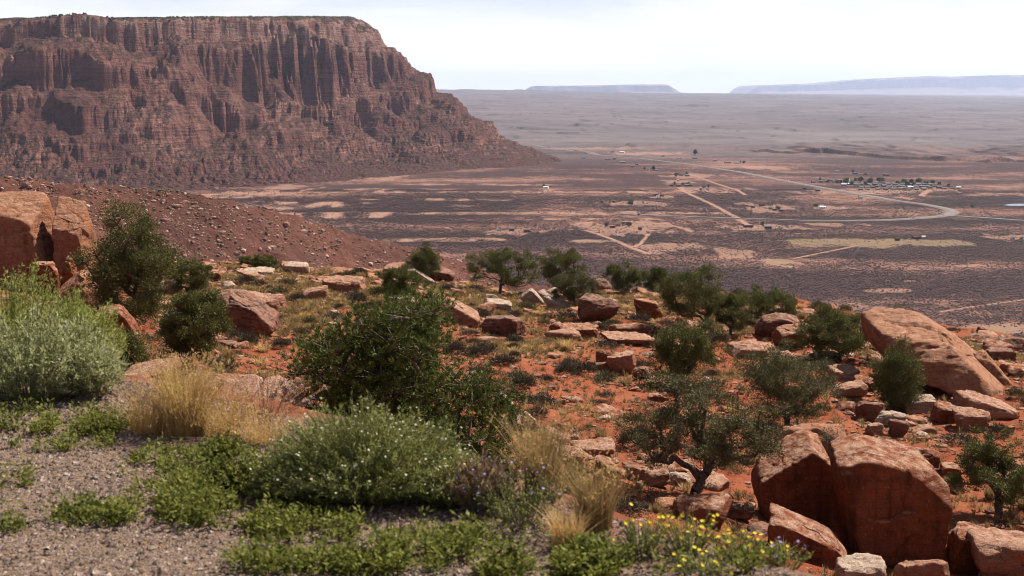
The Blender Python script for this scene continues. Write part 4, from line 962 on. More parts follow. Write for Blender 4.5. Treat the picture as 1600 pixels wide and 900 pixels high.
def tree(name, label, cat, cx, yb, yt, hw, seed, d=None, nclump=90, leaves=110, leaf=.07, mat=L_JUN, trunk_h=.18, lean=(0, 0), crown_lo=.22, sparse=0.24, twigs=4, clump_r=.13, anchor=None, needles=False, trunk_r=.035, group=None, outline=None, depth=.85, lumpy=.55):
    rng = np.random.default_rng(seed)
    nclump = int(nclump * 1.2); clump_r *= 1.12; leaves = int(leaves * (1.15 if needles else 2.1))
    if d is None: d = hit(cx + lean[0] * hw, yb, dmin=15)
    X = (cx + lean[0] * hw - 800) / F * d; a = ray(cx + lean[0] * hw, yb)[0]; X = a * d; zg = float(H(X, d))
    Ht = EYE + ray(cx, yt)[1] * d - zg; W = hw / F * d
    t = empty(name, (X, d, zg), label, cat, group)
    ox = -lean[0] * W
    cl = []
    while len(cl) < nclump:
        v = rdir(rng, 1)[0]; r = rng.random() ** (1 / 3.0)
        if r < .45 and rng.random() < .75: continue
        lump = 1 + lumpy * float(perlin3(np.array([v * 1.6 + seed]), seed)[0]) + .16 * float(perlin3(np.array([v * 4 + seed]), seed + 1)[0])
        p = v * r * lump
        if outline is not None and not outline(p[0], p[2]): continue
        hz_ = crown_lo + (1 - crown_lo) * (p[2] + 1) / 2
        if sparse and perlin3(np.array([p * 1.5 + 9 + seed]), seed + 3)[0] < sparse - .5: continue
        cl.append(np.array([ox + p[0] * W * 1.02, p[1] * W * depth, hz_ * Ht * 1.0]))
    nodes, par, cnt = skeleton(rng, cl, trunk_h * Ht, (lean[0] * -.3 * W, 0), Ht)
    rad = trunk_r * Ht * (cnt / cnt.max()) ** .42
    rad = np.maximum(rad, .007 * Ht ** .5)
    k = np.arange(1, len(nodes)); rp = np.minimum(rad[par[k]], rad[k] * 1.6)
    nodes[0, 2] -= .25
    geo = [tubes(nodes[par[k]], nodes[k], rp, rad[k], 6)]
    C = np.array(cl); cr = clump_r * Ht
    if twigs:
        nt_ = twigs * len(C); s0 = np.repeat(C, twigs, 0); dv = rdir(rng, nt_); dv[:, 2] = np.abs(dv[:, 2]) * .6
        geo.append(tubes(s0, s0 + dv * cr * rng.uniform(.6, 1.3, (nt_, 1)), np.full(nt_, .006 * Ht ** .5), np.full(nt_, .003), 3))
    V, Q = cat_geo(geo)
    mk('trunk', V, Q, mats=[BARK], smooth=True, parent=t)
    n = leaves * len(C)
    if needles:
        # tufts of needles at twig ends
        nt_ = leaves * len(C); ci = np.repeat(C, leaves, 0); off = rdir(rng, nt_) * (rng.random((nt_, 1)) ** .45) * cr * np.array([1, 1, .75])
        base = ci + off; ax = unit(off * 1.2 / cr + np.array([0, 0, .7]) + rng.normal(0, .35, (nt_, 3))); m_ = 15
        b2 = np.repeat(base, m_, 0); dl = unit(np.repeat(ax, m_, 0) + rng.normal(0, .55, (nt_ * m_, 3)))
        Vl, Ql = cards(b2, dl, perp(dl, rng), rng.uniform(.8, 1.2, nt_ * m_) * leaf, leaf * .15)
    else:
        ci = np.repeat(C, leaves, 0); off = rdir(rng, n) * (rng.random((n, 1)) ** .5) * cr * rng.uniform(.6, 1.25, (len(C), 1)).repeat(leaves, 0) * np.array([1, 1, .7])
        dl = unit(off / cr + np.array([0, 0, .35]) + rng.normal(0, .5, (n, 3)))
        Vl, Ql = cards(ci + off, dl, perp(dl, rng), rng.uniform(.7, 1.5, n) * leaf * .9, rng.uniform(.45, .75, n) * leaf * .85)
    mk('crown', Vl, Ql, mats=[mat], parent=t)
    HERO.append((X, d, W * .35))
    if anchor: ANCH.append((anchor, X, d))
    return t
T = tree
JN = 'juniper_tree'; TC = 'juniper'
T('pine_tree', 'big bushy pine rising behind the foreground shrubs, needles dark green', 'pine', 632, 745, 470, 172, 401, d=19.5, nclump=280, leaves=36, leaf=.09, mat=L_PINE, needles=True, lumpy=.3, clump_r=.1, crown_lo=.02, twigs=5, trunk_h=.2, trunk_r=.03, anchor='big pine', depth=.8,
  outline=lambda x, z: z < 1.1 - .55 * abs(x) - (.3 if x > .5 else 0))
T(JN, 'gnarled open juniper with bare dark trunk and grey twigs, in full view', TC, 1097, 786, 590, 112, 402, nclump=150, leaves=85, leaf=.075, mat=L_JUN2, lean=(-.08, 0), crown_lo=.26, trunk_h=.2, trunk_r=.042, clump_r=.085, twigs=7, sparse=.42, anchor='gnarled open juniper')
T(JN, 'dark leaning juniper in the bottom right corner, cut by the frame edge', TC, 1565, 815, 684, 78, 403, nclump=100, leaves=110, leaf=.075, lean=(-.1, 0), crown_lo=.25, trunk_h=.3, trunk_r=.05, clump_r=.10, sparse=.4, twigs=4, anchor='corner juniper', d=50)
T(JN, 'wide sprawling grey green juniper below the biggest rim tree', TC, 1228, 668, 543, 77, 404, nclump=140, leaves=100, leaf=.075, mat=L_JUN2, crown_lo=.06, clump_r=.11, anchor='sprawling juniper')
T(JN, 'round dense dark green juniper standing against the enormous tilted slab', TC, 1398, 617, 545, 33, 405, nclump=70, leaves=170, leaf=.075, crown_lo=.08, clump_r=.14, anchor='round green juniper', d=67)
T(JN, 'broad dark juniper at the left end of the enormous tilted slab', TC, 1312, 566, 484, 58, 406, nclump=110, leaves=140, leaf=.085, crown_lo=.14, clump_r=.13, anchor='broad dark juniper')
T(JN, 'tallest rim juniper with a curving trunk leaning left', TC, 1080, 524, 418, 49, 407, nclump=110, leaves=120, leaf=.085, lean=(.65, 0), crown_lo=.28, clump_r=.11, trunk_h=.3, trunk_r=.035, sparse=.4, anchor='tallest rim juniper')
T(JN, 'low juniper with forked trunk in front of the tallest rim juniper', TC, 1073, 606, 505, 56, 408, nclump=110, leaves=110, leaf=.08, mat=L_JUN, lean=(-.55, 0), crown_lo=.2, clump_r=.11, trunk_r=.045, anchor='low forked juniper')
T(JN, 'slim juniper just right of the tallest rim juniper', TC, 1142, 525, 456, 26, 409, nclump=50, leaves=130, leaf=.085, crown_lo=.15, clump_r=.12)
T(JN, 'wide loose juniper on the rim left of the dark lens shaped boulder', TC, 1195, 512, 453, 52, 410, nclump=100, leaves=100, leaf=.09, mat=L_JUN, crown_lo=.1, clump_r=.13)
T(JN, 'umbrella shaped juniper with a visible trunk standing on the middle rim', TC, 790, 462, 388, 54, 411, nclump=100, leaves=110, leaf=.09, lean=(-.2, 0), crown_lo=.22, trunk_h=.3, clump_r=.11, sparse=.4, anchor='umbrella shaped juniper')
T(JN, 'tall loose juniper on the rim behind the greyish round one', TC, 880, 450, 390, 32, 412, d=113, nclump=60, leaves=130, leaf=.09, crown_lo=.1, clump_r=.13)
T(JN, 'greyish round juniper in front of the tall loose rim juniper', TC, 897, 476, 424, 32, 413, nclump=70, leaves=120, leaf=.085, mat=L_JUN2, crown_lo=.08, clump_r=.13)
T(JN, 'small juniper right of the dark rim outcrop', TC, 975, 462, 412, 27, 414, nclump=50, leaves=110, leaf=.09, crown_lo=.15, clump_r=.13)
T(JN, 'low juniper on the rim left of the tallest rim juniper', TC, 1021, 457, 420, 25, 415, nclump=45, leaves=120, leaf=.09, crown_lo=.1, clump_r=.14)
T(JN, 'dark small juniper on the rim with a pointed top above the talus', TC, 663, 428, 383, 24, 416, nclump=50, leaves=140, leaf=.09, crown_lo=.06, clump_r=.14, d=112, anchor='dark rim bush')
T(JN, 'shady bushy juniper in golden grass behind the big pine', TC, 624, 476, 417, 33, 417, nclump=70, leaves=130, leaf=.085, crown_lo=.05, clump_r=.13)
T(JN, 'tallest of the three left junipers, spreading beside the huge cracked block', TC, 203, 515, 345, 58, 418, d=66, nclump=150, leaves=130, leaf=.09, crown_lo=.12, clump_r=.1, lean=(-.1, 0), trunk_h=.2, anchor='tallest left juniper')
T(JN, 'small upper juniper right of the tallest left juniper', TC, 297, 466, 404, 34, 419, nclump=70, leaves=120, leaf=.09, crown_lo=.15, clump_r=.12)
T(JN, 'lower left juniper with a fanned crown, nearest of the left three', TC, 298, 570, 458, 52, 420, nclump=120, leaves=130, leaf=.08, crown_lo=.14, clump_r=.11, anchor='lower left juniper')
T('bush', 'larger round dark bush on the left rim', 'bush', 412, 422, 399, 22, 421, nclump=40, leaves=90, leaf=.09, crown_lo=.0, clump_r=.22, trunk_h=.08)
T('bush', 'smaller round dark bush on the left rim', 'bush', 382, 418, 402, 11, 422, nclump=20, leaves=90, leaf=.09, crown_lo=.0, clump_r=.25, trunk_h=.08)
T('bush', 'small dense bush with dark leaves in front of the overhanging ledge', 'bush', 879, 795, 713, 37, 423, d=37, nclump=80, leaves=150, leaf=.06, crown_lo=.0, clump_r=.16, trunk_h=.1, anchor='small dense bush')
T('bush', 'dark spreading bush tucked under the right side of the big pine', 'bush', 775, 800, 728, 38, 424, d=30, nclump=60, leaves=140, leaf=.055, mat=L_PINE, crown_lo=.0, clump_r=.18, trunk_h=.1)
T('bush', 'dark green bush right of the left shrubs, beside the sloping slab', 'bush', 198, 575, 512, 26, 425, d=30, nclump=45, leaves=130, leaf=.05, crown_lo=.0, clump_r=.2, trunk_h=.1)
T('bush', 'small bush growing on the crest behind the enormous tilted slab', 'bush', 1410, 505, 484, 16, 426, d=84, nclump=25, leaves=90, leaf=.09, crown_lo=.0, clump_r=.22, trunk_h=.08)
T('bush', 'little shrub sprouting in the gap behind the pointed split boulder', 'bush', 1292, 700, 678, 17, 427, d=49.5, nclump=20, leaves=60, leaf=.06, mat=L_GBRUSH, crown_lo=.0, clump_r=.22, trunk_h=.08)
T(JN, 'juniper partly hidden between the tallest rim juniper and the crossed slabs', TC, 1000, 480, 448, 18, 428, nclump=30, leaves=110, leaf=.09, crown_lo=.05, clump_r=.16) if False else None

# ------------------------------------------------------------------ brush and bunchgrass of the terrace, one object per plant
def brush_geo(rng, n, R, Hh, leaf):
    an = rng.uniform(0, 6.28, n); r = np.sqrt(rng.random(n)) * R; tz = Hh * np.sqrt(np.maximum(1 - (r / R) ** 2 * .8, .05)) * rng.uniform(.55, 1.0, n)
    p = np.stack([r * np.cos(an), r * np.sin(an), tz], -1); dl = unit(p * np.array([1, 1, 1.4]) + rng.normal(0, .25, (n, 3)))
    s = rng.uniform(.5, 1, (n, 1)); return cards(p * s, dl, perp(dl, rng), rng.uniform(.7, 1.4, n) * leaf, leaf * .22)
def tuft_geo(rng, n, R, Hh, w, droop=.5, segs=3):
    an = rng.uniform(0, 6.28, n); r0 = np.sqrt(rng.random(n)) * R * .35; b0 = np.stack([r0 * np.cos(an), r0 * np.sin(an), 0 * an], -1)
    out = np.abs(rng.normal(0, .45, n)) * R; hh = Hh * rng.uniform(.45, 1.0, n); a2 = an + rng.normal(0, .5, n)
    tip = b0 + np.stack([out * np.cos(a2), out * np.sin(a2), hh], -1)
    side = np.stack([-np.sin(a2 + rng.normal(0, .8, n)), np.cos(a2), 0 * a2], -1)
    rows = []
    for k in range(segs + 1):
        t = k / segs; p = b0 + (tip - b0) * np.array([t ** (1 + droop), t ** (1 + droop), t ** .85]); ww = w * (1 - t) ** .6 + w * .12
        rows.append(np.stack([p - side * ww / 2, p + side * ww / 2], 1))
    V = np.stack(rows, 1).reshape(-1, 3); o = (np.arange(n) * (segs + 1) * 2)[:, None]; k = np.arange(segs)[None] * 2
    Q = np.stack([o + k, o + k + 1, o + k + 3, o + k + 2], -1).reshape(-1, 4)
    return V, Q
rng = np.random.default_rng(31)
kinds = [('low_shrub', 'dark grey low shrub', L_BRUSH, lambda: brush_geo(rng, 1500, .48, .5, .095), 'low shrubs on the red terrace', 'shrub'),
         ('low_shrub', 'brownish low shrub', L_BRUSH, lambda: brush_geo(rng, 1000, .55, .42, .1), 'low shrubs on the red terrace', 'shrub'),
         ('low_shrub', 'olive low shrub', L_GBRUSH, lambda: brush_geo(rng, 1100, .5, .5, .1), 'low shrubs on the red terrace', 'shrub'),
         ('bunchgrass', 'tan grass tussock', L_TUSS, lambda: tuft_geo(rng, 170, .42, .5, .03), 'grass tussocks on the terrace', 'grass tussock'),
         ('bunchgrass', 'low yellowish grass tussock', L_STRAW, lambda: tuft_geo(rng, 150, .5, .36, .032), 'grass tussocks on the terrace', 'grass tussock')]
def place_kind(k, n, dens, lo, hi, bias, minr):
    nm, base, mt, fn, grp, cat = kinds[k]; pr = []
    for i, (x, y, z) in enumerate(rand_spots(rng, n, minr=minr, dens=dens, bias=bias)):
        if i < 3:
            V, Q = fn(); o = mk(nm, V, Q, mats=[mt]); pr.append(o)
        else:
            o = pr[int(rng.integers(0, 3))].copy(); COL.objects.link(o)
        s = rng.uniform(lo, hi) * (.85 + y / 400); o.location = (x, y, z - .02); o.scale = (s * rng.uniform(.85, 1.3), s * rng.uniform(.85, 1.2), s * rng.uniform(.8, 1.1)); o.rotation_euler = (0, 0, rng.uniform(0, 6.28))
        HERO.append((x, y, s * .3)); pend(o, base, x, y, cat, grp)
def gd(px, py, x, y): return gold_mask(x, y, H(x, y))
place_kind(0, 125, None, .75, 1.5, .8, .9)
place_kind(1, 70, None, .75, 1.5, .8, .9)
place_kind(2, 75, None, .7, 1.4, .85, .9)
place_kind(3, 160, lambda px, py, x, y: .12 + gd(px, py, x, y), .6, 1.3, .9, .5)
place_kind(4, 120, lambda px, py, x, y: .12 + gd(px, py, x, y), .6, 1.3, .9, .5)
sp = np.array(rand_spots(rng, 3200, bias=.95)); V0, Q0 = brush_geo(rng, 110 * len(sp), .3, .3, .08)
V0 = V0.reshape(len(sp), -1, 3) * rng.uniform(.4, 1.2, (len(sp), 1, 1)) + sp[:, None]
tag(mk('scrub', V0.reshape(-1, 3), Q0, mats=[L_BRUSH]), 'small dry brush sprigs dotted over the terrace', 'scrub', kind='stuff')
# thin dry grass between them
sp = np.array(rand_spots(rng, 15000, bias=1.0, dens=lambda px, py, x, y: .07 + .95 * gd(px, py, x, y)))
V0, Q0 = tuft_geo(rng, 14 * len(sp), .2, .27, .028, segs=2)
V0 = V0.reshape(len(sp), -1, 3) * rng.uniform(.6, 1.5, (len(sp), 1, 1)) + sp[:, None]
tag(mk('grass', V0.reshape(-1, 3), Q0, mats=[L_TUSS]), 'thin dry golden grass growing over the terrace', 'grass', kind='stuff')

# ------------------------------------------------------------------ plants at the road edge
def plant(name, label, cat, x, y, R, Hh, nst, lps, L, Wl, mat, seed, spread=.75, smat=STEM, lean=(0, 0), leaf_from=.25, flower=None, nfl=0, fsize=.012, stem_r=.0016, ry=None, group=None, z=None, bush_base=.35, droop=.0):
    rng = np.random.default_rng(seed)
    z = float(H(x, y)) if z is None else z
    t = empty(name, (x, y, z), label, cat, group); ry = ry or R
    an = rng.uniform(0, 6.28, nst); r = np.sqrt(rng.random(nst)); tz = Hh * (1 - spread * r ** 2.4) * rng.uniform(.62, 1.12, nst)
    tz = tz * (1 + .34 * perlin2(np.cos(an) * r * 2.2 + seed, np.sin(an) * r * 2.2))
    tip = np.stack([r * np.cos(an) * R + lean[0] * tz, r * np.sin(an) * ry + lean[1] * tz, tz], -1)
    b0 = np.stack([tip[:, 0] * bush_base, tip[:, 1] * bush_base, 0 * an - .01], -1)
    mid = b0 * .5 + tip * .5 + np.stack([-.10 * (tip[:, 0] - b0[:, 0]), -.10 * (tip[:, 1] - b0[:, 1]), .14 * tz], -1) + rng.normal(0, .03 * Hh, (nst, 3))
    def bez(t): return (1 - t) ** 2 * b0[:, None] + 2 * t * (1 - t) * mid[:, None] + t * t * tip[:, None]
    tt = np.linspace(0, 1, 5)[None, :, None]; pts = bez(tt)
    geo = tubes(pts[:, :-1].reshape(-1, 3), pts[:, 1:].reshape(-1, 3), np.full(nst * 4, stem_r), np.full(nst * 4, stem_r * .8), 3)
    mk('stems', *geo, mats=[smat], parent=t)
    tl = (leaf_from + (1 - leaf_from) * rng.random((nst, lps)))[..., None]; p = bez(tl).reshape(-1, 3)
    dirr = np.repeat(unit(tip - b0), lps, 0); dl = unit(dirr * .8 + rng.normal(0, .55, p.shape) - np.array([0, 0, droop])); n = len(p)
    mk('leaves', *cards(p, dl, perp(dl, rng), rng.uniform(.6, 1.35, n) * L, rng.uniform(.7, 1.3, n) * Wl), mats=[mat], parent=t)
    if flower:
        k = rng.choice(nst, min(nfl, nst), replace=False); q = tip[k] + rng.normal(0, .006, (len(k), 3)) + np.array([0, 0, .012]); m_ = 7
        up = unit(np.array([0, -.45, .8]) + rng.normal(0, .4, (len(k), 3))); a = perp(up, rng); bb = np.cross(up, a)
        aa = np.linspace(0, 6.28, m_, endpoint=False); dl = (a[:, None] * np.cos(aa)[None, :, None] + bb[:, None] * np.sin(aa)[None, :, None] + .25 * up[:, None]).reshape(-1, 3)
        dl = unit(dl); pw = unit(np.cross(dl, np.repeat(up, m_, 0)))
        Vf, Qf = cards(np.repeat(q, m_, 0), dl, pw, fsize * np.repeat(rng.uniform(.7, 1.2, len(k)), m_), fsize * .75)
        if len(k) <= 100:
            Vf = Vf.reshape(len(k), m_ * 4, 3)
            for vv in Vf: mk('flower', vv, Qf[:m_], mats=[flower], parent=t)
        else: mk('seedheads', Vf, Qf, mats=[flower], parent=t)['kind'] = 'stuff'
    return t
def grass_clump(name, label, cat, x, y, R, Hh, n, mat, seed, w=.003, droop=.7, group=None, z=None, heads=0, hmat=None):
    rng = np.random.default_rng(seed); z = float(H(x, y)) if z is None else z
    t = empty(name, (x, y, z), label, cat, group)
    V, Q = tuft_geo(rng, n, R, Hh, w, droop, 5); mk('blades', V, Q, mats=[mat], parent=t)
    if heads:
        tips = V.reshape(n, 12, 3)[:, -1][rng.choice(n, heads, replace=False)]; c = np.repeat(tips, 5, 0) + rng.normal(0, .008, (heads * 5, 3)); dl = unit(rng.normal(0, .5, c.shape) + np.array([0, 0, .8]))
        mk('seedheads', *cards(c, dl, perp(dl, rng), .018, .005), mats=[hmat or L_WHITE], parent=t)
    return t
def gx(px, d): return (px - 800) / F * d
# left shrubs
plant('green_shrub', 'feathery green shrub at the left edge, taller and behind the silvery one', 'shrub', gx(0, 8.6), 8.7, 0.58, .58, 620, 46, .026, .0045, L_SAGE, 501, spread=.5, ry=.4)
plant('green_shrub', 'feathery green shrub sloping down right behind the silvery bush', 'shrub', gx(100, 8.6), 8.7, 0.30, .43, 420, 42, .026, .0045, L_SAGE, 502, spread=.55, ry=.35, lean=(.1, 0))
plant('silvery_bush', 'silvery leaved bush with narrow pale leaves in front of the feathery shrubs', 'bush', gx(30, 7.8), 7.85, 0.5, .50, 420, 30, .036, .008, L_SILV, 503, spread=.55, ry=.3, lean=(.05, -.05), flower=L_PUR, nfl=7, fsize=.008)
plant('silvery_bush', 'smaller silvery bush with thin stems trailing toward the straw grass', 'bush', gx(125, 7.8), 7.9, .2, .33, 220, 26, .03, .006, L_SILV, 504, spread=.6, ry=.25)
# straw bunchgrass
grass_clump('straw_grass', 'tall golden straw grass tuft, the brightest one by the gravel', 'grass clump', gx(275, 6.95), 7.0, .30, .40, 900, L_STRAW, 511, w=.0028, heads=420, hmat=L_STRAW)
grass_clump('straw_grass', 'shorter golden straw grass leaning right beside the tallest tuft', 'grass clump', gx(335, 6.9), 6.95, .24, .2, 380, L_STRAW, 512, w=.0026, heads=200, hmat=L_STRAW)
grass_clump('straw_grass', 'thin pale straw grass left of the tallest golden tuft', 'grass clump', gx(215, 7.0), 7.05, .26, .25, 380, L_STRAW, 513, w=.0028, heads=200, hmat=L_DEAD)
grass_clump('straw_grass', 'olive green grass blades standing in the tallest golden tuft', 'grass clump', gx(262, 6.95), 7.02, .12, .36, 200, L_SAGE, 516, w=.003)
grass_clump('straw_grass', 'low golden straw grass running right toward the grey green mound', 'grass clump', gx(400, 6.75), 6.8, .28, .12, 380, L_STRAW, 517, w=.0026, heads=160, hmat=L_STRAW)
plant('dry_stems', 'tangle of dry twiggy stems above the ledge rocks with purple asters', 'dry plant', gx(400, 7.3), 7.4, .34, .24, 70, 8, .014, .003, L_DEAD, 514, spread=.4, smat=L_DEAD, flower=L_PUR, nfl=12, fsize=.006, stem_r=.0011)
# the broad grey green shrub in the middle
plant('grey_green_shrub', 'broad grey green shrub mound with cream seedheads at the gravel edge', 'shrub', gx(565, 5.75), 5.85, .50, .36, 2000, 26, .024, .0032, L_SNAKE, 521, spread=.62, ry=.34, flower=L_WHITE, nfl=420, fsize=.006, stem_r=.0012)
plant('grey_green_shrub', 'smaller grey green shrub spilling right from the broad mound', 'shrub', gx(700, 5.75), 5.8, .2, .2, 500, 24, .022, .003, L_SNAKE, 522, spread=.6, ry=.22, flower=L_WHITE, nfl=70, fsize=.006, stem_r=.0012)
plant('weed', 'bright green leafy weed in front of the broad grey green shrub', 'weed', gx(470, 5.75), 5.8, .30, .19, 260, 22, .022, .012, L_WEED, 523, spread=.6, ry=.16)
plant('weed', 'bright green leafy weed at the left foot of the broad shrub', 'weed', gx(370, 5.9), 5.95, .2, .16, 160, 20, .02, .011, L_WEED, 524, spread=.6, ry=.14)
plant('weed', 'bright green leafy weed below the straw grass', 'weed', gx(330, 6.5), 6.5, .14, .11, 90, 18, .02, .01, L_WEED, 525, spread=.6)
# dead clump and dry grasses right of it
plant('dead_plant', 'dead brown plant clump with curled leaves at the end of the shrub mound', 'dead plant', gx(745, 5.65), 5.7, .17, .19, 170, 16, .03, .009, L_DEAD, 531, spread=.5, smat=BARK_GREY, ry=.14, flower=L_PUR, nfl=9, fsize=.006)
plant('aster', 'purple aster with thin stems between the dead plant and dry grass', 'aster', gx(815, 5.5), 5.5, .2, .2, 110, 9, .016, .004, L_SNAKE, 532, spread=.4, flower=L_PUR, nfl=20, fsize=.0065)
grass_clump('dry_grass', 'tall dry grass clump right of the purple aster', 'grass clump', gx(850, 5.75), 5.8, .22, .37, 620, L_TUSS, 533, w=.003, heads=120, hmat=L_STRAW)
grass_clump('dry_grass', 'dry grass clump left of the yellow flowers', 'grass clump', gx(935, 5.4), 5.45, .2, .28, 560, L_TUSS, 534, w=.003, heads=100, hmat=L_STRAW)
grass_clump('dry_grass', 'short dry grass clump among the green weeds below the aster', 'grass clump', gx(890, 5.2), 5.2, .16, .17, 360, L_STRAW, 535, w=.0028)
# yellow flowers
for i, (px_, d_, R_, h_, n_, lb) in enumerate(((1010, 5.1, .12, .13, 90, 'yellow flower plant nearest the dry grass clumps'), (1085, 5.1, .15, .13, 110, 'fullest yellow flower plant, in the middle of the yellow row'), (1165, 5.05, .12, .09, 90, 'yellow flower plant at the right end of the yellow row'), (1105, 4.9, .14, .05, 70, 'low yellow flower plant at the bottom edge'), (1215, 5.0, .08, .06, 45, 'small straggling yellow flower plant before the split boulder'))):
    plant('yellow_flower', lb, 'flower', gx(px_, d_), d_, R_, h_ * 1.1, n_, 9, .016, .004, L_SNAKE, 541 + i, spread=.5, ry=R_ * .8, flower=L_YEL, nfl=int(n_ * .22), fsize=.0095, group='yellow flowers along the gravel edge')
plant('aster', 'few purple asters right of the yellow flower row', 'aster', gx(1245, 5.0), 4.98, .09, .09, 40, 9, .014, .004, L_SNAKE, 549, spread=.4, flower=L_PUR, nfl=10, fsize=.009)
# low green weeds spreading over the gravel
WE = [(330, 742, 150, 40, 330), (300, 810, 160, 18, 260), (560, 835, 170, 14, 200), (740, 880, 240, 26, 380), (90, 682, 110, 24, 420), (165, 665, 60, 18, 130), (235, 795, 130, 22, 330), (400, 790, 150, 40, 420), (330, 760, 90, 25, 160), (660, 880, 330, 24, 620), (900, 888, 120, 18, 260), (1050, 890, 160, 14, 90), (15, 755, 40, 14, 50), (15, 825, 25, 10, 30), (470, 890, 150, 12, 120), (760, 850, 90, 14, 150), (130, 810, 60, 10, 50), (40, 655, 70, 12, 60)]
rng = np.random.default_rng(61); VL, QL, off = [], [], 0
VS, QS, offs = [], [], 0
cents = []
for cx, cy, rx_, ry_, n in WE:
    for _ in range(int(n * .36)):
        r = math.sqrt(rng.random()); a = rng.uniform(0, 6.28); px_ = cx + rx_ * r * math.cos(a); py_ = cy + ry_ * r * math.sin(a)
        ra = ray(px_, py_); d_ = EYE / max(-ra[1], .05); x_, y_ = ra[0] * d_, d_
        if y_ > edge(x_) + .8: y_ = edge(x_) + rng.uniform(-.2, .6)
        cents.append((x_, y_, float(H(x_, y_)), .6 + .6 * (1 - r)))
cents = np.array(cents); cents = cents[(fbm2(cents[:, 0] * 5, cents[:, 1] * 3, 3, 66) > -.12)]; lp = 24
c = np.repeat(cents, lp, 0); n = len(c)
an = rng.uniform(0, 6.28, n); c[:, 3] *= np.repeat(rng.uniform(.5, 1.5, len(cents)), lp); rr = rng.random(n) * .055 * c[:, 3]; hh = rng.random(n) ** 1.3 * .085 * c[:, 3]
p = np.stack([c[:, 0] + rr * np.cos(an), c[:, 1] + rr * np.sin(an), c[:, 2] + hh], -1); dl = unit(np.stack([np.cos(an), np.sin(an), .6 + 0 * an], -1) + rng.normal(0, .5, (n, 3)))
tag(mk('weeds', *cards(p, dl, perp(dl, rng), rng.uniform(.6, 1.5, n) * .027, rng.uniform(.6, 1.4, n) * .012), mats=[L_WEED]), 'low bright green weeds creeping over the gravel shoulder', 'weeds', kind='stuff')
# dry litter
n = 5000; d_ = rng.uniform(4.4, 8.6, n); pxx = rng.uniform(-60, 1250, n); x_ = gx(pxx, d_); k = d_ < edge(x_) + .3; x_, d_ = x_[k], d_[k]; n = len(x_)
dl = unit(np.stack([rng.normal(size=n), rng.normal(size=n), rng.normal(0, .12, n)], -1)); p = np.stack([x_, d_, H(x_, d_) + .006], -1)
tag(mk('litter', *cards(p, dl, perp(dl, rng), rng.uniform(.01, .05, n), .003), mats=[L_STRAW]), 'dry straw bits lying on the gravel', 'litter', kind='stuff')
# gravel stones
n = 42000; d_ = np.sqrt(rng.uniform(4.0 ** 2, 8.8 ** 2, n)); pxx = rng.uniform(-120, 1300, n); x_ = gx(pxx, d_); k = d_ < edge(x_) + .35; x_, d_ = x_[k], d_[k]
G1 = flat_mat('gravel_brown', (0.15, 0.1, 0.08), (0.22, 0.152, 0.12), 30); G2 = flat_mat('gravel_pale', (0.29, 0.215, 0.175), (0.4, 0.31, 0.26), 30); G3 = flat_mat('gravel_dark', (0.055, 0.042, 0.038), (0.1, 0.075, 0.06), 30)
dr = np.array([(1, 0, 0), (-1, 0, 0), (0, 1, 0), (0, -1, 0), (0, 0, 1), (0, 0, -1)], float); fc = np.array([(0, 2, 4), (2, 1, 4), (1, 3, 4), (3, 0, 4)])
n = len(x_); sz = np.clip(rng.lognormal(-4.75, .35, n), .004, .022); P0 = np.stack([x_, d_, H(x_, d_) + sz * .1], -1)
V = P0[:, None] + dr[None] * rng.uniform(.5, 1.2, (n, 6, 1)) * sz[:, None, None] * np.array([1, 1, .7]) + rng.normal(0, .15, (n, 6, 3)) * sz[:, None, None]
Tt = (fc[None] + (np.arange(n) * 6)[:, None, None]).reshape(-1, 3)
tag(mk('gravel', V.reshape(-1, 3), tris=Tt, mats=[G1, G2, G3], midx=np.repeat(rng.choice(3, n, p=[.58, .26, .16]), 4)), 'brown and grey gravel of the road shoulder', 'gravel', kind='stuff')
# ------------------------------------------------------------------ the valley: brush, homesteads, village
rng = np.random.default_rng(71)
n = 330000; yv = np.sqrt(rng.uniform(1050 ** 2, 3000 ** 2, n)); pv_ = rng.uniform(330, 1640, n)
xv = (pv_ - 800) / F * yv
pxv, pyv = project(xv, yv, -200 + 0 * yv)
k = (yv > np.interp(pv_, RPX, RD) + 250); xv, yv = xv[k], yv[k]
bare_, gr_, band_ = vmask(xv, yv)
dens = np.clip(.62 - .45 * band_ - .1 * (yv - 1500) / 1500 + .3 * fbm2(xv / 30, yv / 60, 2, 130), .08, .95) * (1 - np.clip(bare_ * 1.1, 0, .97)) * (1 - .9 * gr_)
hwp = np.array(HWY, float); hx, hy, _ = vhit(hwp[:, 0], hwp[:, 1]); dr_ = seg_dist(xv, yv, np.stack([hx, hy], -1))
k = (rng.random(len(xv)) < dens) & (dr_ > 13); xv, yv = xv[k], yv[k]
V, Q, T3 = blob_field(np.stack([xv, yv, Hv(xv, yv)], -1), rng.uniform(.5, 1.2, len(xv)), rng.uniform(.4, .95, len(xv)), rng, 5)
tag(mk('sagebrush', V, Q, T3, [L_VSAGE]), 'dark low sagebrush covering the valley floor', 'sagebrush', kind='stuff')

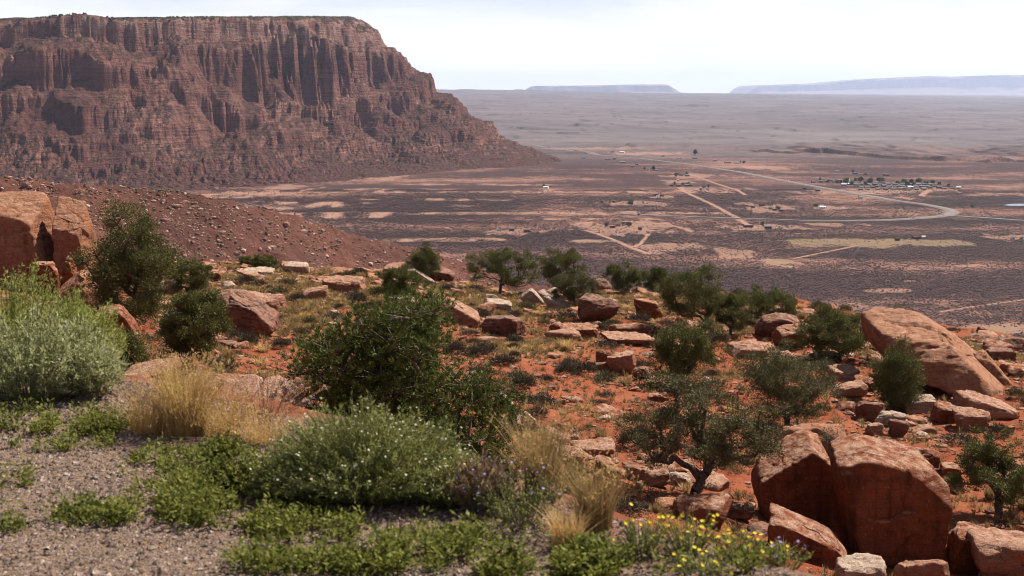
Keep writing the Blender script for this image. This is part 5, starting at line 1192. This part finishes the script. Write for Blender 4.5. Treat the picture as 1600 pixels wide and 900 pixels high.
def house_parts(t, w, dp, h, wall, roof, rng, flat=False, door=True):
    x, y = w / 2, dp / 2; rh = h * (.08 if flat else .42); e = .35
    mk('wall', [(-x, -y, -.5), (x, -y, -.5), (x, y, -.5), (-x, y, -.5), (-x, -y, h), (x, -y, h), (x, y, h), (-x, y, h), (-x, 0, h + rh * .98), (x, 0, h + rh * .98)],
       [(0, 1, 5, 4), (1, 2, 6, 5), (2, 3, 7, 6), (3, 0, 4, 7)], [(5, 6, 9), (7, 4, 8)], [wall], parent=t)
    X, Y = x + e, y + e; z0 = h - rh * e / y; tk = .18
    mk('roof', [(-X, -Y, z0), (X, -Y, z0), (X, 0, h + rh), (-X, 0, h + rh), (X, Y, z0), (-X, Y, z0), (-X, -Y, z0 + tk), (X, -Y, z0 + tk), (X, 0, h + rh + tk), (-X, 0, h + rh + tk), (X, Y, z0 + tk), (-X, Y, z0 + tk)],
       [(6, 7, 8, 9), (9, 8, 10, 11), (0, 1, 7, 6), (5, 4, 10, 11), (0, 3, 2, 1), (3, 5, 4, 2), (0, 6, 9, 3), (3, 9, 11, 5), (1, 2, 8, 7), (2, 4, 10, 8)], mats=[roof], parent=t)
    for k in range(2):
        cx = -x * .55 + k * x * 1.1; mk('window', [(cx - .6, -y - .03, 1.1), (cx + .6, -y - .03, 1.1), (cx + .6, -y - .03, 2.1), (cx - .6, -y - .03, 2.1)], [(0, 1, 2, 3)], mats=[GLASSD], parent=t)
    if door: mk('door', [(-.5, -y - .03, 0), (.5, -y - .03, 0), (.5, -y - .03, 2.1), (-.5, -y - .03, 2.1)], [(0, 1, 2, 3)], mats=[GLASSD], parent=t)
GLASSD = flat_mat('dark_opening', (0.03, 0.03, 0.035), (0.05, 0.05, 0.055), 1, .3, .5)
WALLS = {'tan': flat_mat('tan_wall', (0.4, 0.3, 0.23), (0.45, 0.34, 0.26), 1), 'white': flat_mat('white_wall', (0.7, 0.68, 0.64), (0.78, 0.76, 0.72), 1), 'brown': flat_mat('brown_wall', (0.12, 0.075, 0.06), (0.16, 0.1, 0.08), 1), 'pinkish': flat_mat('pink_wall', (0.4, 0.26, 0.22), (0.45, 0.3, 0.25), 1)}
ROOFS = {'grey': flat_mat('grey_roof', (0.15, 0.14, 0.145), (0.2, 0.19, 0.195), 1), 'brown': flat_mat('brown_roof', (0.1, 0.065, 0.055), (0.15, 0.1, 0.085), 1), 'white': flat_mat('white_roof', (0.68, 0.68, 0.68), (0.75, 0.75, 0.75), 1, .5, .4), 'blue grey': flat_mat('bluegrey_roof', (0.14, 0.15, 0.19), (0.18, 0.19, 0.23), 1), 'red': flat_mat('red_roof', (0.32, 0.09, 0.07), (0.36, 0.11, 0.08), 1)}
_hp = {}
def house(px_, py_, wpx, wall, roof, label, cat='house', name='house', yaw=0.0, group=None, hh=3.2, dp=None, flat=False):
    x, y, z = vhit(np.array([px_]), np.array([py_])); x, y, z = float(x[0]), float(y[0]), float(z[0]); w = wpx / F * y
    t = empty(name, (x, y, z + .1), label, cat, group); t.rotation_euler = (0, 0, yaw)
    house_parts(t, w, dp or min(w * .6, 9), hh, WALLS[wall], ROOFS[roof], rng, flat); return t
HS = 'scattered homesteads on the valley floor'
for px_, py_, w_, wa, ro, lb in (
    (966, 353.5, 9, 'pinkish', 'brown', 'larger pink walled house in the middle of the big bare clearing'), (957, 356, 8, 'brown', 'red', 'dark low house with red roof at the left of the big bare clearing'),
    (1000, 359, 6, 'brown', 'brown', 'brown shed at the right of the big bare clearing'), (974, 350, 7, 'tan', 'grey', 'grey roofed trailer behind the pink walled house'),
    (800, 360.5, 8, 'brown', 'blue grey', 'blue grey house on the left bare lot'), (823, 363, 10, 'brown', 'brown', 'long dark house at the right of the left bare lot'), (778, 361, 5, 'white', 'blue grey', 'small pale shed left of the left bare lot'),
    (940, 316.5, 4, 'brown', 'brown', 'dark hut left on the lot with the bright green tree'), (959, 316.5, 5, 'brown', 'grey', 'dark cabin in the middle of the lot with the bright green tree'), (985, 319, 8, 'brown', 'brown', 'low house under the bright green tree'),
    (1024, 305.5, 6, 'brown', 'grey', 'grey cabin on the strip left of the diagonal track'), (1034, 307, 6, 'brown', 'brown', 'brown cabin beside the grey cabin left of the diagonal track'), (1027, 309, 3, 'white', 'white', 'small white shed in front of the two cabins'),
    (853, 294.5, 8, 'white', 'white', 'white roofed house standing alone near the cliff foot'),
    (1176, 325, 6, 'brown', 'brown', 'dark flat hut at the left of the lot above the straight road'), (1190, 322, 8, 'brown', 'brown', 'long dark shed at the back of the lot above the straight road'), (1203, 327, 6, 'tan', 'grey', 'grey trailer in the lot above the straight road'), (1210, 329, 6, 'brown', 'blue grey', 'blue roofed house left of the lot tree above the straight road'), (1220, 330.5, 7, 'brown', 'brown', 'brown house right of the lot tree above the straight road'),
    (1285, 326, 9, 'white', 'white', 'white trailer beside the dark tree alone on its lot'),
    (1169, 355, 14, 'brown', 'grey', 'long narrow trailer at the left of the lot below the straight road'), (1200, 357, 11, 'brown', 'blue grey', 'dark blue house at the right of the lot below the straight road'), (1215, 358, 3, 'white', 'white', 'tiny white shed right of the dark blue house'),
    (1402, 376, 8, 'brown', 'brown', 'small dark shed alone on the dry grass field'), (1432, 373, 12, 'brown', 'brown', 'long dark barn on the dry grass field'), (1443, 373.5, 5, 'tan', 'white', 'white shed at the right end of the long dark barn'),
    (1583, 374, 6, 'white', 'blue grey', 'small pale house on the bare lot at the right edge'), (1596, 374, 4, 'brown', 'brown', 'brown hut at the far right edge of the bare lot'),
    (1064, 274.5, 6, 'brown', 'brown', 'brown house between the two trees below the highway'), (1074, 275.5, 6, 'brown', 'grey', 'grey roofed house right of the two trees below the highway'), (1059, 283, 3, 'white', 'white', 'little white shed on the middle strip below the highway'),
    (1049, 291, 6, 'brown', 'brown', 'brown house at the left of the grove settlement'), (1060, 291.5, 6, 'brown', 'brown', 'dark house in the middle of the grove settlement'), (1073, 291, 6, 'brown', 'grey', 'grey house under the pale green grove'), (1079, 291, 5, 'brown', 'brown', 'dark house at the right of the grove settlement'),
    (1095, 297, 4, 'tan', 'brown', 'tan hut left on the long bare strip'), (1106, 296.5, 6, 'white', 'blue grey', 'blue roofed house on the long bare strip'),
    (1013, 266, 4, 'white', 'grey', 'pale hut left of the dark round tree'), (1025, 267, 6, 'tan', 'grey', 'grey house right of the dark round tree'), (988, 261, 5, 'tan', 'grey', 'grey house above the lone shed near the highway'), (995, 257.5, 5, 'brown', 'grey', 'dark house close below the highway'), (973, 254.5, 8, 'tan', 'grey', 'wide grey house in the upper hamlet'), (950, 250, 8, 'tan', 'grey', 'pale roofed house at the left of the upper hamlet'), (960, 249, 5, 'brown', 'brown', 'brown hut in the upper hamlet'), (912, 247.5, 6, 'tan', 'grey', 'small grey house nearest the cliff foot and highway'),
    (972, 239, 7, 'white', 'white', 'white building on the bare strip above the highway'), (957, 238, 6, 'tan', 'red', 'reddish building left on the bare strip above the highway'), (1036, 244.5, 5, 'tan', 'grey', 'grey building above the highway right of the strip'), (1062, 248.5, 7, 'white', 'blue grey', 'blue roofed building under the tall tree above the highway'), (1086, 248, 7, 'brown', 'brown', 'low brown building right of the tall tree above the highway'),
    (1117, 252, 6, 'tan', 'blue grey', 'blue grey building at the left of the row above the highway'), (1137, 255, 10, 'pinkish', 'brown', 'long reddish barn in the row above the highway'), (1152, 255.5, 8, 'white', 'blue grey', 'long blue roofed hall in the row above the highway'), (1127, 251.8, 3, 'white', 'white', 'small white hut in the row above the highway'),
    (1268, 268, 5, 'white', 'blue grey', 'pale shed alone above the village, left one'), (1308, 268.5, 6, 'white', 'blue grey', 'pale shed alone above the village, right one'), (1336, 272, 7, 'brown', 'blue grey', 'dark house above the village beside a pale tree'), (1352, 273, 5, 'brown', 'brown', 'brown hut above the village'), (1385, 274.5, 9, 'brown', 'brown', 'long low barn above the village'), (1345, 310.5, 7, 'white', 'blue grey', 'pale trailer just below the village road'), (1257, 295.5, 5, 'brown', 'brown', 'dark hut below the highway left of the village'), (1278, 299, 7, 'brown', 'brown', 'low dark hut below the highway under the village')):
    house(px_, py_, w_, wa, ro, lb, group=HS, yaw=rng.uniform(-.3, .3), flat=rng.random() < .5, hh=2.8 if w_ < 5 else 3.3)
# the village: a plan of four streets
vw = []
for r, (ya, x0, x1, sp) in enumerate(((285.5, 1272, 1330, 9.5), (287.2, 1310, 1420, 9.0), (289.6, 1320, 1470, 9.0), (292.0, 1340, 1490, 9.6), (294.6, 1345, 1503, 10.5), (283.6, 1300, 1330, 10), (296.6, 1345, 1450, 11.5))):
    xx = x0
    while xx < x1:
        vw.append((xx + rng.uniform(-1.5, 1.5), ya + rng.uniform(-.5, .5) + (xx - 1390) * .004, r)); xx += sp * rng.uniform(.85, 1.25)
rown = ['the upper left street', 'the second street', 'the middle street', 'the fourth street', 'the long front street', 'the back street', 'the frontmost street']
vw.sort(); cntr = {}
for px_, py_, r in vw:
    wa = str(rng.choice(['tan', 'brown', 'pinkish', 'tan', 'brown'])); ro = str(rng.choice(['grey', 'brown', 'blue grey', 'grey', 'brown', 'white'], p=[.3, .24, .22, .1, .12, .02]))
    cntr.setdefault((r, ro), []).append(None); i = len(cntr[(r, ro)]) - 1
    lb = '%s roofed village house on %s, %s from the left' % (ro, rown[r], ['first', 'second', 'third', 'fourth', 'fifth', 'sixth', 'seventh', 'eighth', 'ninth', 'tenth', 'eleventh', 'twelfth'][min(i, 11)])
    house(px_, py_, rng.uniform(6.0, 8.2), wa, ro, lb, group='houses of the distant village', yaw=rng.uniform(-.25, .25), hh=2.9)
# valley trees
def vtree(px_, py_, hpx, wpx, mat, label, group='trees of the valley'):
    x, y, z = (float(v[0]) for v in vhit(np.array([px_]), np.array([py_]))); h = hpx / F * y; w = wpx / F * y
    t = empty('valley_tree', (x, y, z), label, 'tree', group)
    k = 26; C = rdir(rng, k) * (rng.random((k, 1)) ** .4) * np.array([w * .42, w * .42, h * .36]) + np.array([0, 0, h * .6])
    V, Q = tubes(np.concatenate([[[0, 0, -.3]], np.tile([[0, 0, h * .3]], (k, 1))]), np.concatenate([[[0, 0, h * .35]], C]), np.r_[h * .04, np.full(k, h * .015)], np.r_[h * .03, np.full(k, h * .006)], 5)
    mk('trunk', V, Q, mats=[BARK], parent=t)
    n = k * 34; off = rdir(rng, n) * (rng.random((n, 1)) ** .5) * np.array([w * .2, w * .2, h * .16]); dl = rdir(rng, n)
    mk('crown', *cards(np.repeat(C, 34, 0) + off, dl, perp(dl, rng), h * .13, h * .1), mats=[mat], parent=t)
for px_, py_, h_, w_, mt, lb in ((948, 355, 8, 7, L_COTTON, 'dark round tree left of the pink walled house'), (983, 355, 9, 8, L_COTTON, 'dark round tree right of the pink walled house'), (985.5, 319, 9, 9, L_COTTONB, 'bright green tree over the low house'),
    (1021, 267, 8, 5, L_COTTON, 'dark upright tree beside the grey house below the highway'), (1007, 266, 6, 4, L_COTTONB, 'small pale tree left of the dark upright tree'), (1057, 276, 6, 8, L_COTTON, 'left one of the two trees below the highway'), (1073, 274, 5, 6, L_COTTON, 'right one of the two trees below the highway'),
    (1075, 290, 6, 10, L_COTTONB, 'pale green tree clump of the grove settlement'), (1067, 290, 5, 6, L_COTTON, 'dark tree in the grove settlement'), (1054, 290, 6, 3, L_COTTON, 'slim tree at the left of the grove settlement'), (1100, 295, 6, 7, L_COTTONB, 'bushy tree left of the blue roofed house on the strip'), (1107, 294, 6, 3, L_COTTONB, 'slim tree behind the blue roofed house on the strip'),
    (1086, 243, 9, 6, L_COTTON, 'tall tree standing alone above the highway'), (1162, 256, 5, 5, L_COTTON, 'right one of the pair beside the long hall'), (1157, 255, 4, 3, L_COTTONB, 'left one of the pair beside the long hall'),
    (1216, 328, 6, 9, L_COTTON, 'round tree in the lot above the straight road'), (1275, 325, 7, 10, L_COTTON, 'dark round tree left of the white trailer'), (1192, 354, 7, 8, L_COTTON, 'dark tree left of the dark blue house'), (1519, 325, 7, 6, L_COTTONB, 'lone tree right of the road bend'), (1333, 270, 5, 5, L_COTTONB, 'pale tree beside the dark house above the village'), (850, 293, 5, 5, L_COTTON, 'small tree behind the white roofed house near the cliff')):
    vtree(px_, py_, h_, w_, mt, lb)
for i, (px_, py_, h_, w_, b_) in enumerate(((1322, 288, 9, 8, 1), (1337, 285, 6, 5, 1), (1344, 284.5, 7, 9, 0), (1352, 291, 6, 5, 0), (1359, 288, 7, 7, 0), (1376, 286, 7, 12, 0), (1412, 287, 6, 7, 0), (1417, 292, 7, 8, 0), (1424, 287, 6, 6, 0), (1436, 287, 7, 9, 0), (1447, 289, 5, 7, 0), (1457, 288, 6, 6, 0), (1467, 290, 5, 5, 0), (1281, 284, 5, 3, 0), (1308, 287, 5, 5, 0), (1314, 288, 6, 3, 0), (1331, 289, 5, 6, 0), (1402, 289, 5, 6, 0), (1294, 285.5, 4, 4, 0), (1361, 283.5, 5, 5, 1), (1428, 291, 5, 6, 0), (1482, 292, 4, 4, 0))):
    vtree(px_, py_, h_ * 1.25, w_ * 1.25, L_COTTONB if b_ else L_COTTON, '%s tree among the village houses, %s counted from the left' % ('bright green' if b_ else 'dark', 'number ' + str(i + 1)), 'trees of the village')
# vehicles
PAINTS = {'white': flat_mat('white_paint', (0.75, 0.75, 0.75), (0.8, 0.8, 0.8), 1, .35, .5), 'red': flat_mat('red_paint', (0.4, 0.05, 0.04), (0.42, 0.06, 0.05), 1, .35, .5), 'blue': flat_mat('blue_paint', (0.06, 0.1, 0.25), (0.07, 0.11, 0.27), 1, .35, .5)}
RUB = flat_mat('rubber', (0.02, 0.02, 0.02), (0.03, 0.03, 0.03), 5)
def car(px_, py_, yaw, paint, label, L=4.8, Hh=1.7, name='car'):
    x, y, z = (float(v[0]) for v in vhit(np.array([px_]), np.array([py_]))); t = empty(name, (x, y, z + 1.06), label, name, 'vehicles on the valley roads'); t.rotation_euler = (0, 0, yaw); w = .95
    prof = [(-L / 2, .35), (L / 2, .35), (L / 2, .85), (L * .3, 1.0), (L * .16, Hh), (-L * .42, Hh), (-L / 2, 1.0)]
    V = [(a, -w, c) for a, c in prof] + [(a, w, c) for a, c in prof]; k = len(prof)
    bm = bmesh.new(); vs = [bm.verts.new(v) for v in V]; bm.faces.new(vs[:k]); bm.faces.new(vs[k:][::-1])
    for i in range(k): bm.faces.new((vs[i], vs[i + k], vs[(i + 1) % k + k], vs[(i + 1) % k]))
    me = bpy.data.meshes.new('body'); bm.to_mesh(me); bm.free(); me.materials.append(PAINTS[paint]); o = bpy.data.objects.new('body', me); COL.objects.link(o); o.parent = t
    for s in (-1, 1): mk('window', [(-L * .38, s * (w + .01), 1.05), (L * .2, s * (w + .01), 1.05), (L * .14, s * (w + .01), Hh - .12), (-L * .36, s * (w + .01), Hh - .12)], [(0, 1, 2, 3)], mats=[GLASSD], parent=t)
    for a in (-.3, .3):
        for s in (-1, 1):
            V, Q = tubes([(a * L, s * .7, .35)], [(a * L, s * .99, .35)], [.35], [.35], 10); V2 = np.concatenate([V, [[a * L, s * .99, .35]]]); T_ = [(10 + j, 10 + (j + 1) % 10, 20) for j in range(10)]
            mk('wheel', V2, Q, T_, [RUB], parent=t)
car(1467, 336.6, .3, 'white', 'white truck waiting at the road junction', 7.5, 2.8, 'truck')
car(1427, 341.8, .15, 'white', 'white van on the straight road left of the junction', 6.0, 2.4, 'van')
car(1473, 337.2, .4, 'white', 'white car right behind the truck at the junction')
car(1231, 283.8, -.5, 'white', 'white car on the highway above the valley homes')
car(1072, 333.5, 0, 'red', 'red vehicle parked just above the straight road', 6.5, 2.4)
car(967, 369.5, .1, 'white', 'white car parked below the big bare clearing', 5.5, 1.7)
car(998, 336.8, .1, 'blue', 'blue vehicle on the pale road left of the diagonal track', 5, 1.9)
# stock pond and bank
def blob_sheet(name, px_, py_, rx_, ry_, mat, lift, kind):
    an = np.linspace(0, 6.28, 40, endpoint=False); x, y, z = vhit(px_ + rx_ * np.cos(an) * (1 + .15 * np.sin(3 * an)), py_ + ry_ * np.sin(an))
    V = np.concatenate([np.stack([x, y, z + lift], -1), [[x.mean(), y.mean(), z.mean() + lift]]]); T_ = [(i, (i + 1) % 40, 40) for i in range(40)]
    return tag(mk(name, V, tris=T_, mats=[mat]), kind=kind)
WAT, nt, b = newmat('pond_water', 0.08, 0.5); b.inputs['Base Color'].default_value = (.12, .15, .15, 1)
blob_sheet('water', 1592, 320.5, 22, 1.7, WAT, .6, 'structure')
# labels of the many small things: which landmark, which side, which in order
buck = {}
for o, base, x, y, cat, grp in PEND:
    an_, ax_, ay_ = min(ANCH, key=lambda a: math.hypot(a[1] - x, (a[2] - y) * .6)); dx, dy = x - ax_, y - ay_
    side = ('left of' if dx < 0 else 'right of') if abs(dx) > abs(dy) * .6 else ('in front of' if dy < 0 else 'behind')
    buck.setdefault((base, an_, side), []).append((math.hypot(dx, dy), o, cat, grp))
for (base, an_, side), L in buck.items():
    for i, (_, o, cat, grp) in enumerate(sorted(L, key=lambda e: e[0])):
        tag(o, '%s %s the %s, %s to it' % (base, side, an_, ordinal(i)), cat, grp)

# ------------------------------------------------------------------ the air
HZ = bpy.data.materials.new('haze'); HZ.use_nodes = True; nt = HZ.node_tree
nt.nodes.remove(nt.nodes['Principled BSDF'])
pv = nt.nodes.new('ShaderNodeVolumePrincipled'); pv.inputs['Color'].default_value = (0.62, 0.74, 1.0, 1); pv.inputs['Density'].default_value = 1.8e-5
pv.inputs['Anisotropy'].default_value = 0.35
nt.links.new(pv.outputs[0], nt.nodes['Material Output'].inputs['Volume'])
x0, x1, y0, y1, z0, z1 = -72000, 72000, -300, 70000, -235, 900
V = [(x0, y0, z0), (x1, y0, z0), (x1, y1, z0), (x0, y1, z0), (x0, y0, z1), (x1, y0, z1), (x1, y1, z1), (x0, y1, z1)]
tag(mk('haze', V, [(0, 3, 2, 1), (4, 5, 6, 7), (0, 1, 5, 4), (1, 2, 6, 5), (2, 3, 7, 6), (3, 0, 4, 7)], mats=[HZ]), kind='stuff')
